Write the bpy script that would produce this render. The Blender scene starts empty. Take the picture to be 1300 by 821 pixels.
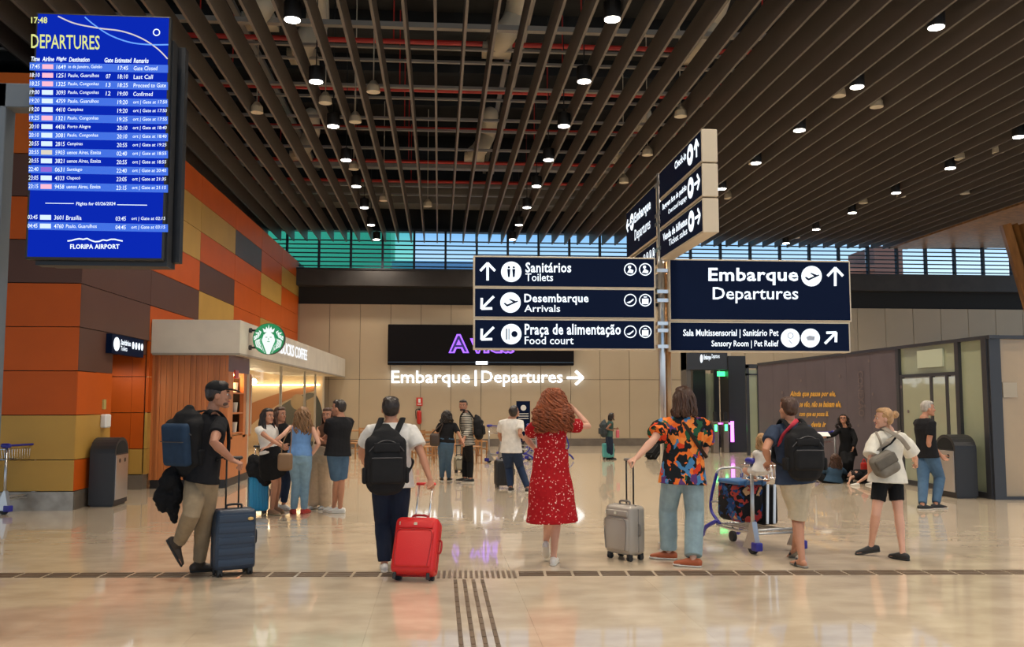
import bpy, bmesh, math, random
from mathutils import Vector, Matrix
random.seed(7)
V = Vector
C = bpy.context.scene.collection
PI = math.pi
# ---------------- camera, world, exposure ----------------
FPX, CAMH = 1170.0, 1.62
TH = math.atan(99.5 / FPX)
PHI = math.atan(93 / FPX * math.cos(TH))
cam = bpy.data.objects.new('camera', bpy.data.cameras.new('camera'))
C.objects.link(cam)
cam.location = (0, 0, CAMH)
cam.rotation_euler = (PI / 2 + TH, 0, -PHI)
cam.data.sensor_width = 36
cam.data.lens = FPX / 1300 * 36
cam.data.clip_end = 300
bpy.context.scene.camera = cam
vs = bpy.context.scene.view_settings
vs.view_transform = 'Standard'; vs.look = 'None'; vs.gamma = 1; vs.exposure = 0.14
w = bpy.data.worlds.new('world'); bpy.context.scene.world = w; w.use_nodes = True
nt = w.node_tree; bg = nt.nodes['Background']
tc = nt.nodes.new('ShaderNodeTexCoord'); sx = nt.nodes.new('ShaderNodeSeparateXYZ'); cr = nt.nodes.new('ShaderNodeValToRGB')
nt.links.new(tc.outputs['Generated'], sx.inputs[0]); nt.links.new(sx.outputs['Z'], cr.inputs[0]); nt.links.new(cr.outputs[0], bg.inputs[0])
e = cr.color_ramp.elements
e[0].position = 0.0; e[0].color = (.80, .84, .88, 1)
e[1].position = 1.0; e[1].color = (.10, .20, .42, 1)
a = e.new(.13); a.color = (.70, .86, 1, 1)
a = e.new(.18); a.color = (.24, .46, .74, 1)
bg.inputs[1].default_value = 1.25
LAMP_W = 430.0
LAMP_COL = (1.0, .88, .73)

# ---------------- pixel rays -> points in the place ----------------
CR = cam.rotation_euler.to_matrix()
CO = V((0, 0, CAMH))
def ray(px, py): return CR @ V((px - 650, 410.5 - py, -FPX))
def at(px, py, Y): d = ray(px, py); return CO + d * (Y / d.y)
def fl(px, py, Z=0.0): d = ray(px, py); return CO + d * ((Z - CAMH) / d.z)
def aX(px, py, X): d = ray(px, py); return CO + d * (X / d.x)
def planeY(Y): return lambda px, py, off=0: at(px, py, Y) - V((0, off, 0))
def planeX(X): return lambda px, py, off=0: aX(px, py, X) - V((off, 0, 0))

# ---------------- materials ----------------
_m = {}
def mat(name, col=(.5, .5, .5), rough=.5, metal=0, emis=None, es=1, bump=0, bscale=40, var=0, vscale=3, rand=0, coat=0, spec=.5, trans=0, stretch=(1, 1, 1), col2=None, sheen=0):
    if name in _m: return _m[name]
    m = bpy.data.materials.new(name); m.use_nodes = True; n = m.node_tree; b = n.nodes['Principled BSDF']
    b.inputs['Base Color'].default_value = (*col, 1); b.inputs['Roughness'].default_value = rough; b.inputs['Metallic'].default_value = metal
    b.inputs['Coat Weight'].default_value = coat; b.inputs['Specular IOR Level'].default_value = spec
    b.inputs['Transmission Weight'].default_value = trans; b.inputs['Sheen Weight'].default_value = sheen
    if emis: b.inputs['Emission Color'].default_value = (*emis, 1); b.inputs['Emission Strength'].default_value = es
    if bump or var:
        t = n.nodes.new('ShaderNodeTexCoord'); mp = n.nodes.new('ShaderNodeMapping'); mp.inputs['Scale'].default_value = stretch
        n.links.new(t.outputs['Object'], mp.inputs[0])
    last = None
    if var:
        no = n.nodes.new('ShaderNodeTexNoise'); no.inputs['Scale'].default_value = vscale; no.inputs['Detail'].default_value = 5
        n.links.new(mp.outputs[0], no.inputs['Vector'])
        mx = n.nodes.new('ShaderNodeMix'); mx.data_type = 'RGBA'
        c2 = col2 or tuple(max(0, c * (1 - var)) for c in col)
        mx.inputs['A'].default_value = (*c2, 1); mx.inputs['B'].default_value = (*tuple(min(1, c * (1 + var * .4)) for c in col), 1)
        mr = n.nodes.new('ShaderNodeMapRange'); mr.inputs['From Min'].default_value = .35; mr.inputs['From Max'].default_value = .65
        n.links.new(no.outputs['Fac'], mr.inputs[0]); n.links.new(mr.outputs[0], mx.inputs['Factor']); n.links.new(mx.outputs['Result'], b.inputs['Base Color'])
        last = mx.outputs['Result']
    if rand:
        oi = n.nodes.new('ShaderNodeObjectInfo'); hs = n.nodes.new('ShaderNodeHueSaturation')
        mr = n.nodes.new('ShaderNodeMapRange'); mr.inputs['To Min'].default_value = 1 - rand; mr.inputs['To Max'].default_value = 1 + rand
        n.links.new(oi.outputs['Random'], mr.inputs[0]); n.links.new(mr.outputs[0], hs.inputs['Value'])
        if last: n.links.new(last, hs.inputs['Color'])
        else: hs.inputs['Color'].default_value = (*col, 1)
        n.links.new(hs.outputs[0], b.inputs['Base Color'])
    if bump:
        no = n.nodes.new('ShaderNodeTexNoise'); no.inputs['Scale'].default_value = bscale; no.inputs['Detail'].default_value = 3
        n.links.new(mp.outputs[0], no.inputs['Vector'])
        bu = n.nodes.new('ShaderNodeBump'); bu.inputs['Strength'].default_value = bump; bu.inputs['Distance'].default_value = .02
        n.links.new(no.outputs['Fac'], bu.inputs['Height']); n.links.new(bu.outputs[0], b.inputs['Normal'])
    _m[name] = m; return m
def cloth(name, col, b=.55, rough=.85): return mat(name, col, rough, bump=b, bscale=9, var=.10, vscale=14, spec=.2)
def emit(name, col, s): return mat(name, (0.02, .02, .02), .5, emis=col, es=s)

black = mat('black_plastic', (.012, .012, .013), .45)
blackm = mat('black_metal', (.02, .02, .022), .4)
dkgrey = mat('dark_grey_paint', (.016, .016, .018), .45)
steel = mat('brushed_steel', (.6, .6, .6), .28, 1)
chrome = mat('chrome', (.75, .75, .76), .16, 1)
alu = mat('aluminium', (.55, .5, .43), .45, .3)
white = mat('white_paint', (.75, .74, .7), .5)
glow = emit('sign_white_light', (.85, .93, 1), 1.25)
glow2 = emit('letter_white_light', (.9, .95, 1), 1.9)
navy = mat('sign_navy_face', (.004, .010, .036), .6, spec=.06)
cream = mat('sign_case_cream', (.62, .52, .38), .5)
blue = mat('trolley_blue_plastic', (.02, .02, .26), .4)
rubber = mat('rubber', (.02, .02, .02), .7)

# ---------------- mesh helpers ----------------
def box(bm, c, s, rot=None, bev=0, seg=1):
    M = Matrix.Translation(V(c)) @ (rot.to_4x4() if rot else Matrix()) @ Matrix.Diagonal((*s, 1))
    r = bmesh.ops.create_cube(bm, size=1, matrix=M)
    if bev:
        es = list({e for v in r['verts'] for e in v.link_edges})
        bmesh.ops.bevel(bm, geom=es, offset=bev, segments=seg, affect='EDGES', profile=.5)
def b2(bm, lo, hi, bev=0):
    lo, hi = V(lo), V(hi); box(bm, (lo + hi) / 2, tuple(abs(x) for x in (hi - lo)), None, bev)
def ell(bm, c, r, rot=None, sub=3):
    M = Matrix.Translation(V(c)) @ (rot.to_4x4() if rot else Matrix()) @ Matrix.Diagonal((*r, 1))
    bmesh.ops.create_icosphere(bm, subdivisions=sub, radius=1, matrix=M)
def chain(bm, pts, rad, side=None, n=12, cap=True, closed=False, flat=0):
    pts = [V(p) for p in pts]
    if not isinstance(rad, (list, tuple)): rad = [rad] * len(pts)
    R = [(r, r) if not isinstance(r, (tuple, list)) else r for r in rad]
    N = len(pts); tg = []
    for i in range(N):
        if closed: t = pts[(i + 1) % N] - pts[i - 1]
        else: t = pts[min(i + 1, N - 1)] - pts[max(i - 1, 0)]
        tg.append(t.normalized() if t.length > 1e-9 else V((0, 0, 1)))
    s = V(side) if side is not None else tg[0].orthogonal()
    rings = []; data = []
    for i in range(N):
        s0 = (V(side) if side is not None else s); s = s0 - tg[i] * s0.dot(tg[i])
        if s.length < 1e-5: s = tg[i].orthogonal()
        s.normalize(); data.append((pts[i], s.copy(), tg[i].cross(s), R[i]))
    if cap and not closed:
        p, a, b, r = data[0]; m = min(r)
        pre = [(p - tg[0] * m * .85, a, b, (r[0] * .45, r[1] * .45)), (p - tg[0] * m * .5, a, b, (r[0] * .82, r[1] * .82))]
        p, a, b, r = data[-1]; m = min(r)
        post = [(p + tg[-1] * m * .5, a, b, (r[0] * .82, r[1] * .82)), (p + tg[-1] * m * .85, a, b, (r[0] * .45, r[1] * .45))]
        if flat & 1: pre = []
        if flat & 2: post = []
        data = pre + data + post
    for p, a, b, r in data:
        rings.append([bm.verts.new(p + a * r[0] * math.cos(2 * PI * k / n) + b * r[1] * math.sin(2 * PI * k / n)) for k in range(n)])
    L = len(rings)
    for i in range(L if closed else L - 1):
        A, B = rings[i], rings[(i + 1) % L]
        for k in range(n): bm.faces.new((A[k], A[(k + 1) % n], B[(k + 1) % n], B[k]))
    if not closed: bm.faces.new(rings[0][::-1]); bm.faces.new(rings[-1])
def cyl(bm, p0, p1, r0, r1=None, n=16): chain(bm, [p0, p1], [r0, r0 if r1 is None else r1], n=n, cap=False)
def bez(p, n=8):
    p = [V(q) for q in p]; out = []
    for i in range(len(p) - 1):
        a, b, c, d = p[max(i - 1, 0)], p[i], p[i + 1], p[min(i + 2, len(p) - 1)]
        for k in range(n):
            t = k / n
            out.append(.5 * ((2 * b) + (c - a) * t + (2 * a - 5 * b + 4 * c - d) * t * t + (3 * b - a - 3 * c + d) * t ** 3))
    return out + [p[-1]]
def prism(bm, pl, pts, off=.004, back=None):
    f = [bm.verts.new(pl(x, y, off)) for x, y in pts]
    g = [bm.verts.new(pl(x, y, back if back is not None else 0.0005)) for x, y in pts]
    bm.faces.new(f); bm.faces.new(g[::-1])
    for i in range(len(f)): j = (i + 1) % len(f); bm.faces.new((f[j], f[i], g[i], g[j]))
def disc(bm, pl, x, y, r, off=.004, n=24, ry=None, back=None): prism(bm, pl, [(x + r * math.cos(2 * PI * k / n), y + (ry or r) * math.sin(2 * PI * k / n)) for k in range(n)], off, back)
def ring(bm, pl, x, y, r, w, off=.004, n=24, asp=1):
    for k in range(n):
        a, b = 2 * PI * k / n, 2 * PI * (k + 1) / n
        vs_ = [bm.verts.new(pl(x + rr * asp * math.cos(t), y + rr * math.sin(t), off)) for rr, t in ((r, a), (r, b), (r - w, b), (r - w, a))]
        bm.faces.new(vs_)
def thick(bm, pl, x0, y0, x1, y1, w, off=.004):
    dx, dy = x1 - x0, y1 - y0; L = math.hypot(dx, dy) or 1; nx, ny = -dy / L * w / 2, dx / L * w / 2
    prism(bm, pl, [(x0 + nx, y0 + ny), (x1 + nx, y1 + ny), (x1 - nx, y1 - ny), (x0 - nx, y0 - ny)], off)
_tx = {}
def txtmesh(s, bold, ex, sh=0):
    k = (s, bold, ex, sh)
    if k not in _tx:
        cu = bpy.data.curves.new('t', 'FONT'); cu.body = s; cu.resolution_u = 2; cu.offset = bold; cu.extrude = ex; cu.shear = sh
        if bold > .02: cu.space_character = 1.06
        o = bpy.data.objects.new('t', cu); C.objects.link(o); bpy.context.view_layer.update()
        me = bpy.data.meshes.new_from_object(o.evaluated_get(bpy.context.evaluated_depsgraph_get()))
        bpy.data.objects.remove(o); bpy.data.curves.remove(cu)
        vs_ = [v.co.copy() for v in me.vertices]; fs = [tuple(p.vertices) for p in me.polygons]; bpy.data.meshes.remove(me)
        x0 = min(v.x for v in vs_); x1 = max(v.x for v in vs_); y0 = min(v.y for v in vs_); y1 = max(v.y for v in vs_)
        _tx[k] = ([((v.x - x0) / (x1 - x0), (v.y - y0) / (y1 - y0), v.z) for v in vs_], fs)
    return _tx[k]
def txt(bm, pl, s, x0, y0, x1, y1, bold=0, off=.005, depth=0, slope=0, sh=0, flip=False):
    vs_, fs = txtmesh(s, bold, .5 if depth else 0, sh)
    nv = [bm.verts.new(pl(x0 + u * (x1 - x0), y1 + (y0 - y1) * v + slope * u, off + (z + .5) * depth if depth else off)) for u, v, z in vs_]
    for f in fs:
        try: bm.faces.new([nv[i] for i in f])
        except ValueError: pass

def obj(name, bm, m, parent=None, world=True, smooth=False, mods=None, recalc=True):
    if recalc: bmesh.ops.recalc_face_normals(bm, faces=bm.faces)
    if parent is not None and world:
        P = parent
        W = Matrix()
        while P is not None: W = P.matrix_basis @ W; P = P.parent
        bm.transform(W.inverted())
    me = bpy.data.meshes.new(name); bm.to_mesh(me); bm.free()
    if smooth: me.polygons.foreach_set('use_smooth', [True] * len(me.polygons))
    me.materials.append(m)
    o = bpy.data.objects.new(name, me); C.objects.link(o); o.parent = parent
    for f in (mods or []): f(o)
    return o
def remesh(v, sm=2):
    def f(o):
        r = o.modifiers.new('r', 'REMESH'); r.mode = 'VOXEL'; r.voxel_size = v; r.use_smooth_shade = True
        if sm: s = o.modifiers.new('s', 'SMOOTH'); s.iterations = sm; s.factor = .5
    return f
_clt = {}
def folds(st, size=.12):
    def f(o):
        if size not in _clt:
            t = bpy.data.textures.new('folds', 'CLOUDS'); t.noise_scale = size; t.noise_depth = 2; _clt[size] = t
        d = o.modifiers.new('d', 'DISPLACE'); d.texture = _clt[size]; d.strength = st; d.mid_level = .5; d.texture_coords = 'GLOBAL'
    return f
def tag(o, label, cat, group=None, kind=None):
    o['label'] = label; o['category'] = cat
    if group: o['group'] = group
    if kind: o['kind'] = kind
    return o
def thing(name, label, cat, loc=(0, 0, 0), rz=0, group=None, rot=None):
    o = bpy.data.objects.new(name, None); C.objects.link(o); o.location = loc; o.rotation_euler = rot or (0, 0, rz); o.empty_display_size = .1
    return tag(o, label, cat, group)
def struct(name, bm, m, parent=None, **k):
    o = obj(name, bm, m, parent, **k)
    if parent is None: o['kind'] = 'structure'
    return o
def copy_tree(o, parent=None):
    c = o.copy(); C.objects.link(c); c.parent = parent
    for ch in list(o.children): copy_tree(ch, c)
    return c
def dup(root, loc, rz=None, label=None, group=None):
    r = copy_tree(root); r.location = loc
    if rz is not None: r.rotation_euler = (0, 0, rz)
    if label: r['label'] = label
    if group: r['group'] = group
    return r
def instance(name, me, parent, loc, m=None, rz=0, scale=None):
    o = bpy.data.objects.new(name, me); C.objects.link(o); o.parent = parent; o.location = loc; o.rotation_euler = (0, 0, rz)
    if scale: o.scale = scale
    return o
def mesh_of(bm, m, smooth=False):
    bmesh.ops.recalc_face_normals(bm, faces=bm.faces)
    me = bpy.data.meshes.new('piece'); bm.to_mesh(me); bm.free(); me.materials.append(m)
    if smooth: me.polygons.foreach_set('use_smooth', [True] * len(me.polygons))
    return me
B = bmesh.new
ORD = ['first', 'second', 'third', 'fourth', 'fifth', 'sixth', 'seventh', 'eighth', 'ninth', 'tenth', 'eleventh', 'twelfth', 'thirteenth', 'fourteenth', 'fifteenth']

# ================= SETTING =================
YB = 34.0
stone = mat('polished_beige_stone', (.67, .56, .41), .22, var=.16, vscale=2.2, rand=.03, coat=.72, spec=.5, stretch=(1, 1.6, 1), col2=(.57, .46, .33))
for n_ in [q for q in stone.node_tree.nodes if q.type == 'MAPPING']:
    g_ = stone.node_tree.nodes.new('ShaderNodeNewGeometry'); stone.node_tree.links.new(g_.outputs['Position'], n_.inputs[0])
_m['polished_beige_stone'].node_tree.nodes['Principled BSDF'].inputs['Coat Roughness'].default_value = .04
bm = B(); b2(bm, (-14, 16.4, -.1), (30, 48, 0)); b2(bm, (-14, -12, -.1), (30, 16.4, -.012))
floor = struct('floor', bm, stone)
bm = B(); box(bm, (0, 0, -.006), (1.199, 1.199, .012)); slab = mesh_of(bm, stone)
for i in range(18):
    for j in range(12):
        instance('stone_slab', slab, floor, (-7.2 + 1.2 * i + .1, 2.6 + 1.2 * j, 0))
bm = B(); b2(bm, (-14, -12, -.012), (30, 2.0, 0)); b2(bm, (-14, 2, -.012), (-7.7, 16.4, 0)); b2(bm, (13.9, 2, -.012), (30, 16.4, 0))
obj('stone_apron', bm, stone, floor)
# tactile paving
tact = mat('tactile_brown', (.13, .085, .05), .55, rand=.15)
SA, SB = fl(0, 730.2), fl(1300, 726)
SA.z = SB.z = 0; dr = (SB - SA).normalized(); ang = math.atan2(dr.y, dr.x); nr = V((-dr.y, dr.x, 0))
bm = B()
for k in range(4): box(bm, (0, (k - 1.5) * .064, .002), (.232, .042, .005))
tile = mesh_of(bm, tact)
L0 = (fl(553, 729) - SA).dot(dr); L1 = (fl(657, 729) - SA).dot(dr); LT = (SB - SA).length
x = L0 - .13
while x > -1.2:
    p = SA + dr * x; instance('tactile_tile', tile, floor, (p.x, p.y, 0), rz=ang); x -= .26
x = L1 + .13
while x < LT + 1.2:
    p = SA + dr * x; instance('tactile_tile', tile, floor, (p.x, p.y, 0), rz=ang); x += .26
bm = B(); box(bm, (0, 0, .002), (.026, .36, .005)); bar = mesh_of(bm, tact)
for k in range(15):
    p = SA + dr * (L0 + .03 + k * (L1 - L0 - .06) / 14) - nr * .03; instance('tactile_bar', bar, floor, (p.x, p.y, 0), rz=ang * .4)
bm = B(); box(bm, (0, 0, .002), (.032, .175, .005), bev=.003); dash = mesh_of(bm, tact)
X0 = fl(578, 737).x; X1 = fl(612.5, 737).x
for k in range(4):
    for j in range(26):
        instance('tactile_bar', dash, floor, (X0 + (X1 - X0) * k / 3, 8.52 - .19 * j, 0))

# back wall of beige panels
wallm = mat('beige_wall_panel', (.46, .36, .235), .45, rand=.03, var=.05, vscale=.7)
dark = mat('dark_recess', (.02, .018, .016), .7)
bm = B(); b2(bm, (-14, YB + .05, 0), (30, YB + .3, 5.15)); backw = struct('wall_back', bm, dark)
zt = at(600, 387, YB).z; zm = at(600, 481.5, YB).z
x0 = at(418, 440, YB).x - 1.14 * 1; pw = (at(572.6, 440, YB).x - at(418, 440, YB).x) / 4
for z0, z1 in ((.26, zm), (zm, zt)):
    bm = B(); box(bm, (0, 0, 0), (pw - .014, .05, z1 - z0 - .014), bev=.004); pm = mesh_of(bm, wallm)
    for i in range(-1, 26): instance('wall_panel', pm, backw, (at(418, 440, YB).x + pw * (i - .5), YB + .02, (z0 + z1) / 2))
skirt = mat('skirting_stone', (.16, .13, .1), .4, var=.2)
bm = B(); b2(bm, (-5.2, YB - .03, 0), (29, YB + .04, .27)); struct('baseboard_back', bm, skirt)
# beam above wall
beamm = mat('dark_beam_cladding', (.035, .03, .027), .6, var=.2)
zb1 = at(600, 366, YB).z; zb2 = at(600, 345.5, YB).z
bm = B(); b2(bm, (-6.5, YB - .55, zb1), (29, YB + .4, zb2))
beam = struct('trim_1', bm, beamm)
bm = B(); b2(bm, (-6.5, YB + .06, 5.0), (29, YB + .4, zb1)); struct('trim_2', bm, mat('black_recess', (.012, .011, .01), .8))
bm = B(); b2(bm, (-6.5, YB - .58, zb2 - .03), (29, YB - .5, zb2 + .03)); struct('trim_3', bm, dkgrey)
# clerestory windows with louvres
YW = YB - .1
lm = mat('louvre_blue_black', (.012, .02, .035), .5)
glassc = mat('window_glass', (.75, .88, .95), .03, trans=1.0); glassc.node_tree.nodes['Principled BSDF'].inputs['IOR'].default_value = 1.02
glassg = mat('window_glass_green', (.35, .85, .62), .03, trans=1.0); glassg.node_tree.nodes['Principled BSDF'].inputs['IOR'].default_value = 1.02
mx0 = at(405, 330, YW).x; mw = (at(565.6, 330, YW).x - mx0) / 4; zw1 = 7.9
bmL = B(); b2(bmL, (-.5 * mw + .02, -.03, -.02), (.5 * mw - .02, .03, .02)); lou = mesh_of(bmL, lm)
bmF = B(); b2(bmF, (-.04, -.08, zb2), (.04, .08, zw1)); mul = mesh_of(bmF, lm)
bmG = B(); b2(bmG, (-.5 * mw + .02, -.006, zb2), (.5 * mw - .02, .006, zw1)); gl = mesh_of(bmG, glassc)
bmG = B(); b2(bmG, (-.5 * mw + .02, -.006, zb2), (.5 * mw - .02, .006, zw1)); gl2 = mesh_of(bmG, glassg)
bm = B(); b2(bm, (-6.5, YW - .05, zb2 - .02), (29, YW + .3, zb2 + .03)); b2(bm, (-6.5, YW - .05, zw1), (29, YW + .3, zw1 + .1)); win = struct('window_1', bm, lm)
for i in range(-2, 26):
    cx = mx0 + (i + .5) * mw
    instance('mullion', mul, win, (mx0 + i * mw, YW, 0)); instance('pane', gl2 if i < 3 else gl, win, (cx, YW + .15, 0))
    for j in range(7): instance('louvre', lou, win, (cx, YW, zb2 + .17 + j * .158))
# what stands outside
ext = mat('outside_blue_block', (.22, .42, .62), .7); extw = mat('outside_teal_wall', (.16, .60, .46), .6)
bm = B(); b2(bm, (-18, 60, 0), (-3.2, 66, 14)); o = obj('outside_building', bm, extw); tag(o, 'teal block seen through the leftmost clerestory panes', 'building')
bm = B(); b2(bm, (-3.0, 58, 0), (15.5, 64, 10.5)); o = obj('outside_block', bm, ext); tag(o, 'blue block seen through the middle clerestory panes', 'building')
bm = B(); b2(bm, (29.5, 60, 0), (31.5, 64, 12.2)); b2(bm, (25.5, 60, 10.6), (29.5, 64, 10.9)); o = obj('outside_brick_block', bm, mat('outside_brick', (.3, .12, .08), .8)); tag(o, 'brown block seen through the rightmost clerestory panes', 'building')

# orange panel wall on the left
pc = {'o': (.52, .088, .006), 't': (.49, .28, .06), 'b': (.105, .048, .034), 'p': (.10, .062, .062), 'O': (.56, .12, .015)}
PM = {k: mat('wall_panel_' + n, pc[k], .45, spec=.25, rand=.06, var=.06, vscale=1.5) for k, n in (('o', 'orange'), ('t', 'tan'), ('b', 'brown'), ('p', 'plum'), ('O', 'bright_orange'))}
ZR = [.28, .75, 1.42, 2.09, 2.76, 3.43, 4.10, 4.77, 5.44, 6.11, 6.72]
XL = -5.47; YC = 14.5; KX = .017
def wx(Y): return XL + (Y - YC) * KX
bm = B()
b2(bm, (-14, YC + .06, 0), (XL - .06, 15.4, ZR[-1] - .02)); b2(bm, (-14, 17.9, 0), (XL - .06, 18.0, 6.7)); b2(bm, (-14, 15.3, 2.76), (XL - .06, 17.95, 6.7)); b2(bm, (-14, 17.5, 3.0), (XL - .06, 34.5, 6.7))
wl = struct('wall_left', bm, dark)
yd = aX(140.5, 480, XL).y; yd2 = aX(184.5, 480, XL).y
def panel_front(x0, x1, z0, z1, k, Y=YC):
    bm = B(); b2(bm, (x0 + .006, Y, z0 + .006), (x1 - .006, Y + .05, z1 - .006), .003); obj('wall_panel', bm, PM[k], wl)
def panel_side(y0, y1, z0, z1, k):
    bm = B(); a, b = y0 + .006, y1 - .006
    vs_ = [(wx(a), a), (wx(b), b), (wx(b) - .05, b), (wx(a) - .05, a)]
    lo = [bm.verts.new((x, y, z0 + .006)) for x, y in vs_]; hi = [bm.verts.new((x, y, z1 - .006)) for x, y in vs_]
    bm.faces.new(lo[::-1]); bm.faces.new(hi)
    for i in range(4): j = (i + 1) % 4; bm.faces.new((lo[i], lo[j], hi[j], hi[i]))
    obj('wall_panel', bm, PM[k], wl)
for r, k in enumerate('ttooobobOO'):
    for q in range(3): panel_front(XL - 3.25 * (q + 1) , XL - 3.25 * q - (.0 if q else 0), ZR[r], ZR[r + 1], k)
YCOL = [YC, 17.72, 20.98, 24.24, 27.5, 30.7, 34.0]
side = [None] * 6   # bottom row first, ten rows for every column
side[1] = 'ttooo' + 'b' + 'o' + 't' + 't' + 'o'
side[2] = 'ooooo' + 't' + 'b' + 'o' + 't' + 'o'
side[3] = 'ooooo' + 'o' + 'o' + 'o' + 'p' + 'o'
side[4] = 'ooooo' + 't' + 'o' + 't' + 'o' + 'o'
side[5] = 'ooooo' + 'o' + 'o' + 'o' + 't' + 'o'
for c in range(1, 6):
    for r in range(10):
        if ZR[r] < 2.7 and c > 1: continue
        if ZR[r] < 2.7 and c == 1: panel_side(yd2 + .02, 18.2, ZR[r], ZR[r + 1], side[1][r]) ; continue
        panel_side(YCOL[c], YCOL[c + 1], ZR[r], ZR[r + 1], side[c][r])
for r in range(5, 10): panel_side(34.0, 37, ZR[r], ZR[r + 1], 'otobb'[r - 5])
for r, k in enumerate('ot'): panel_side(YC, yd, ZR[r], ZR[r + 1], k)
panel_side(YC, yd, ZR[2], ZR[3], 'o'); panel_side(YC, yd, ZR[3], 2.76, 'b'); panel_side(YC, YCOL[1], 2.76, ZR[5], 'b')
for r in range(5, 10): panel_side(YC, YCOL[1], ZR[r], ZR[r + 1], 'bottoo'[r - 5] if r != 5 else 'b')
bm = B(); b2(bm, (XL - .9, yd, 2.5), (XL, yd2, 2.76)); obj('door_head', bm, PM['b'], wl)
for r in range(4):
    bm = B(); b2(bm, (XL - 3.2, yd2 + .02, ZR[r] + .006), (XL - .25, yd2 + .07, min(2.5, ZR[r + 1]) - .006)); obj('wall_panel', bm, PM['tooo'[r]], wl)
    bm = B(); b2(bm, (XL - .245, yd2 + .02, ZR[r] + .006), (XL - .02, yd2 + .07, min(2.5, ZR[r + 1]) - .006)); obj('wall_panel', bm, PM['tooo'[r]], wl)
bm = B(); b2(bm, (-14, YC - .02, 0), (XL + .01, YC + .06, .275)); struct('baseboard_left', bm, mat('worn_steel_skirting', (.34, .30, .25), .35, .5, var=.25, vscale=6))
bm = B(); b2(bm, (XL - .05, YC, 0), (XL + .01, yd, .275)); b2(bm, (-8.6, yd2 - .0, 0), (XL, yd2 + .08, .27)); b2(bm, (XL - .05, yd2, 0), (XL + .01, 18, .27)); struct('baseboard_side', bm, skirt)

# ceiling
deck = mat('ceiling_deck_black', (.018, .02, .022), .8, var=.5, vscale=.8)
bm = B(); b2(bm, (-14, -12, 11.6), (30, 40, 11.8))
for i in range(17): b2(bm, (-14, -10 + 3 * i, 11.1), (30, -9.75 + 3 * i, 11.6))
b2(bm, (-14.2, -12, 3), (-14, 48, 11.8)); b2(bm, (-14, YB + .2, 7.95), (30, YB + .5, 11.6))
ceil = struct('ceiling', bm, deck)
slatm = mat('ceiling_slat_taupe', (.115, .096, .082), .5, rand=.07, var=.08, vscale=.5)
ZS = 7.45
bm = B(); b2(bm, (-.022, 0, 0), (.022, 29.5, .46)); sl = mesh_of(bm, slatm)
x = .38 - .473 * 16
while x < 17.2: instance('slat', sl, ceil, (x, 4.2, ZS)); x += .473
redp = mat('red_pipe', (.55, .03, .02), .4); tray = mat('galvanised_tray', (.34, .32, .29), .5, .4); duct = mat('duct_cream', (.68, .6, .46), .5, bump=.4, bscale=12)
for i, y in enumerate((53, 114, 163, 205, 230, 255)):
    p = at(520, y, 1); d = ray(520, y); Yp = d.y * ((9.2 - CAMH) / d.z); bm = B(); cyl(bm, (-12, Yp, 9.2), (22, Yp, 9.2), .055, n=8)
    for q in range(8): cyl(bm, (-9 + 4 * q, Yp, 9.2), (-9 + 4 * q, Yp, 11.2), .015, n=6)
    obj('sprinkler_pipe', bm, redp, ceil)
for y, hh, w_ in ((36, .1, .14), (62, .05, .08), (79, .05, .08), (112, .06, .12), (126, .05, .08), (152, .06, .1), (166, .05, .1), (190, .06, .1), (214, .12, .3), (237, .06, .1), (248, .06, .1), (290, .08, .1)):
    d = ray(520, y); Yp = d.y * ((8.7 - CAMH) / d.z)
    if Yp > 39: continue
    bm = B(); b2(bm, (-12, Yp - w_ / 2, 8.7), (24, Yp + w_ / 2, 8.7 + hh)); obj('cable_tray', bm, tray, ceil)
for xx in (-4.6, 1.6, 1.9, 6.4, 10.9):
    bm = B(); b2(bm, (xx, 5, 10.2), (xx + .12, 39, 10.3)); obj('cable_tray', bm, tray, ceil)
bm = B(); b2(bm, (-12, 32.2, 8.6), (24, 33.2, 9.4)); obj('air_duct', bm, mat('duct_grey', (.2, .18, .15), .6), ceil)
for px, py, L in ((385, 55, 1.4), (640, 45, 1.5), (608, 190, 1.5), (383, 190, 1.2), (890, 55, 1.4), (800, 190, 1.6), (770, 230, 1.2), (1015, 45, 1.6), (330, 10, 1.2)):
    d = ray(px, py); t = (8.9 - CAMH) / d.z; p = CO + d * t; bm = B()
    chain(bm, bez([p + V((.3, -L * .3, .9)), p + V((.25, L * .1, .5)), p, p + V((-.1, L * .5, .1))]), .24, n=12)
    box(bm, p + V((-.1, L * .5, -.02)), (.6, .6, .14)); obj('air_duct', bm, duct, ceil, smooth=True)
# wooden ceiling edge and wooden column on the right
woodc = mat('warm_wood_cladding', (.36, .17, .05), .45, var=.35, vscale=6, stretch=(1, 1, .1))
bm = B()
for i in range(9):
    x = 17.3 + i * .8; b2(bm, (x, 20, 7.5 + i * .02), (x + .74, YB, 7.6 + i * .02))
obj('wood_soffit', bm, woodc, ceil)
bm = B()
p1, p2 = at(1276, 285, 27), at(1318, 430, 27)
for i in range(6):
    o_ = V((i * .22, 0, 0)); chain(bm, [p1 + o_, p2 + o_], [(.09, .3), (.09, .3)], side=(1, 0, 0), n=4, cap=False)
tag(obj('wood_column', bm, woodc), 'slanting column of warm wooden slats at the right edge under the ceiling', 'column')

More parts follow.
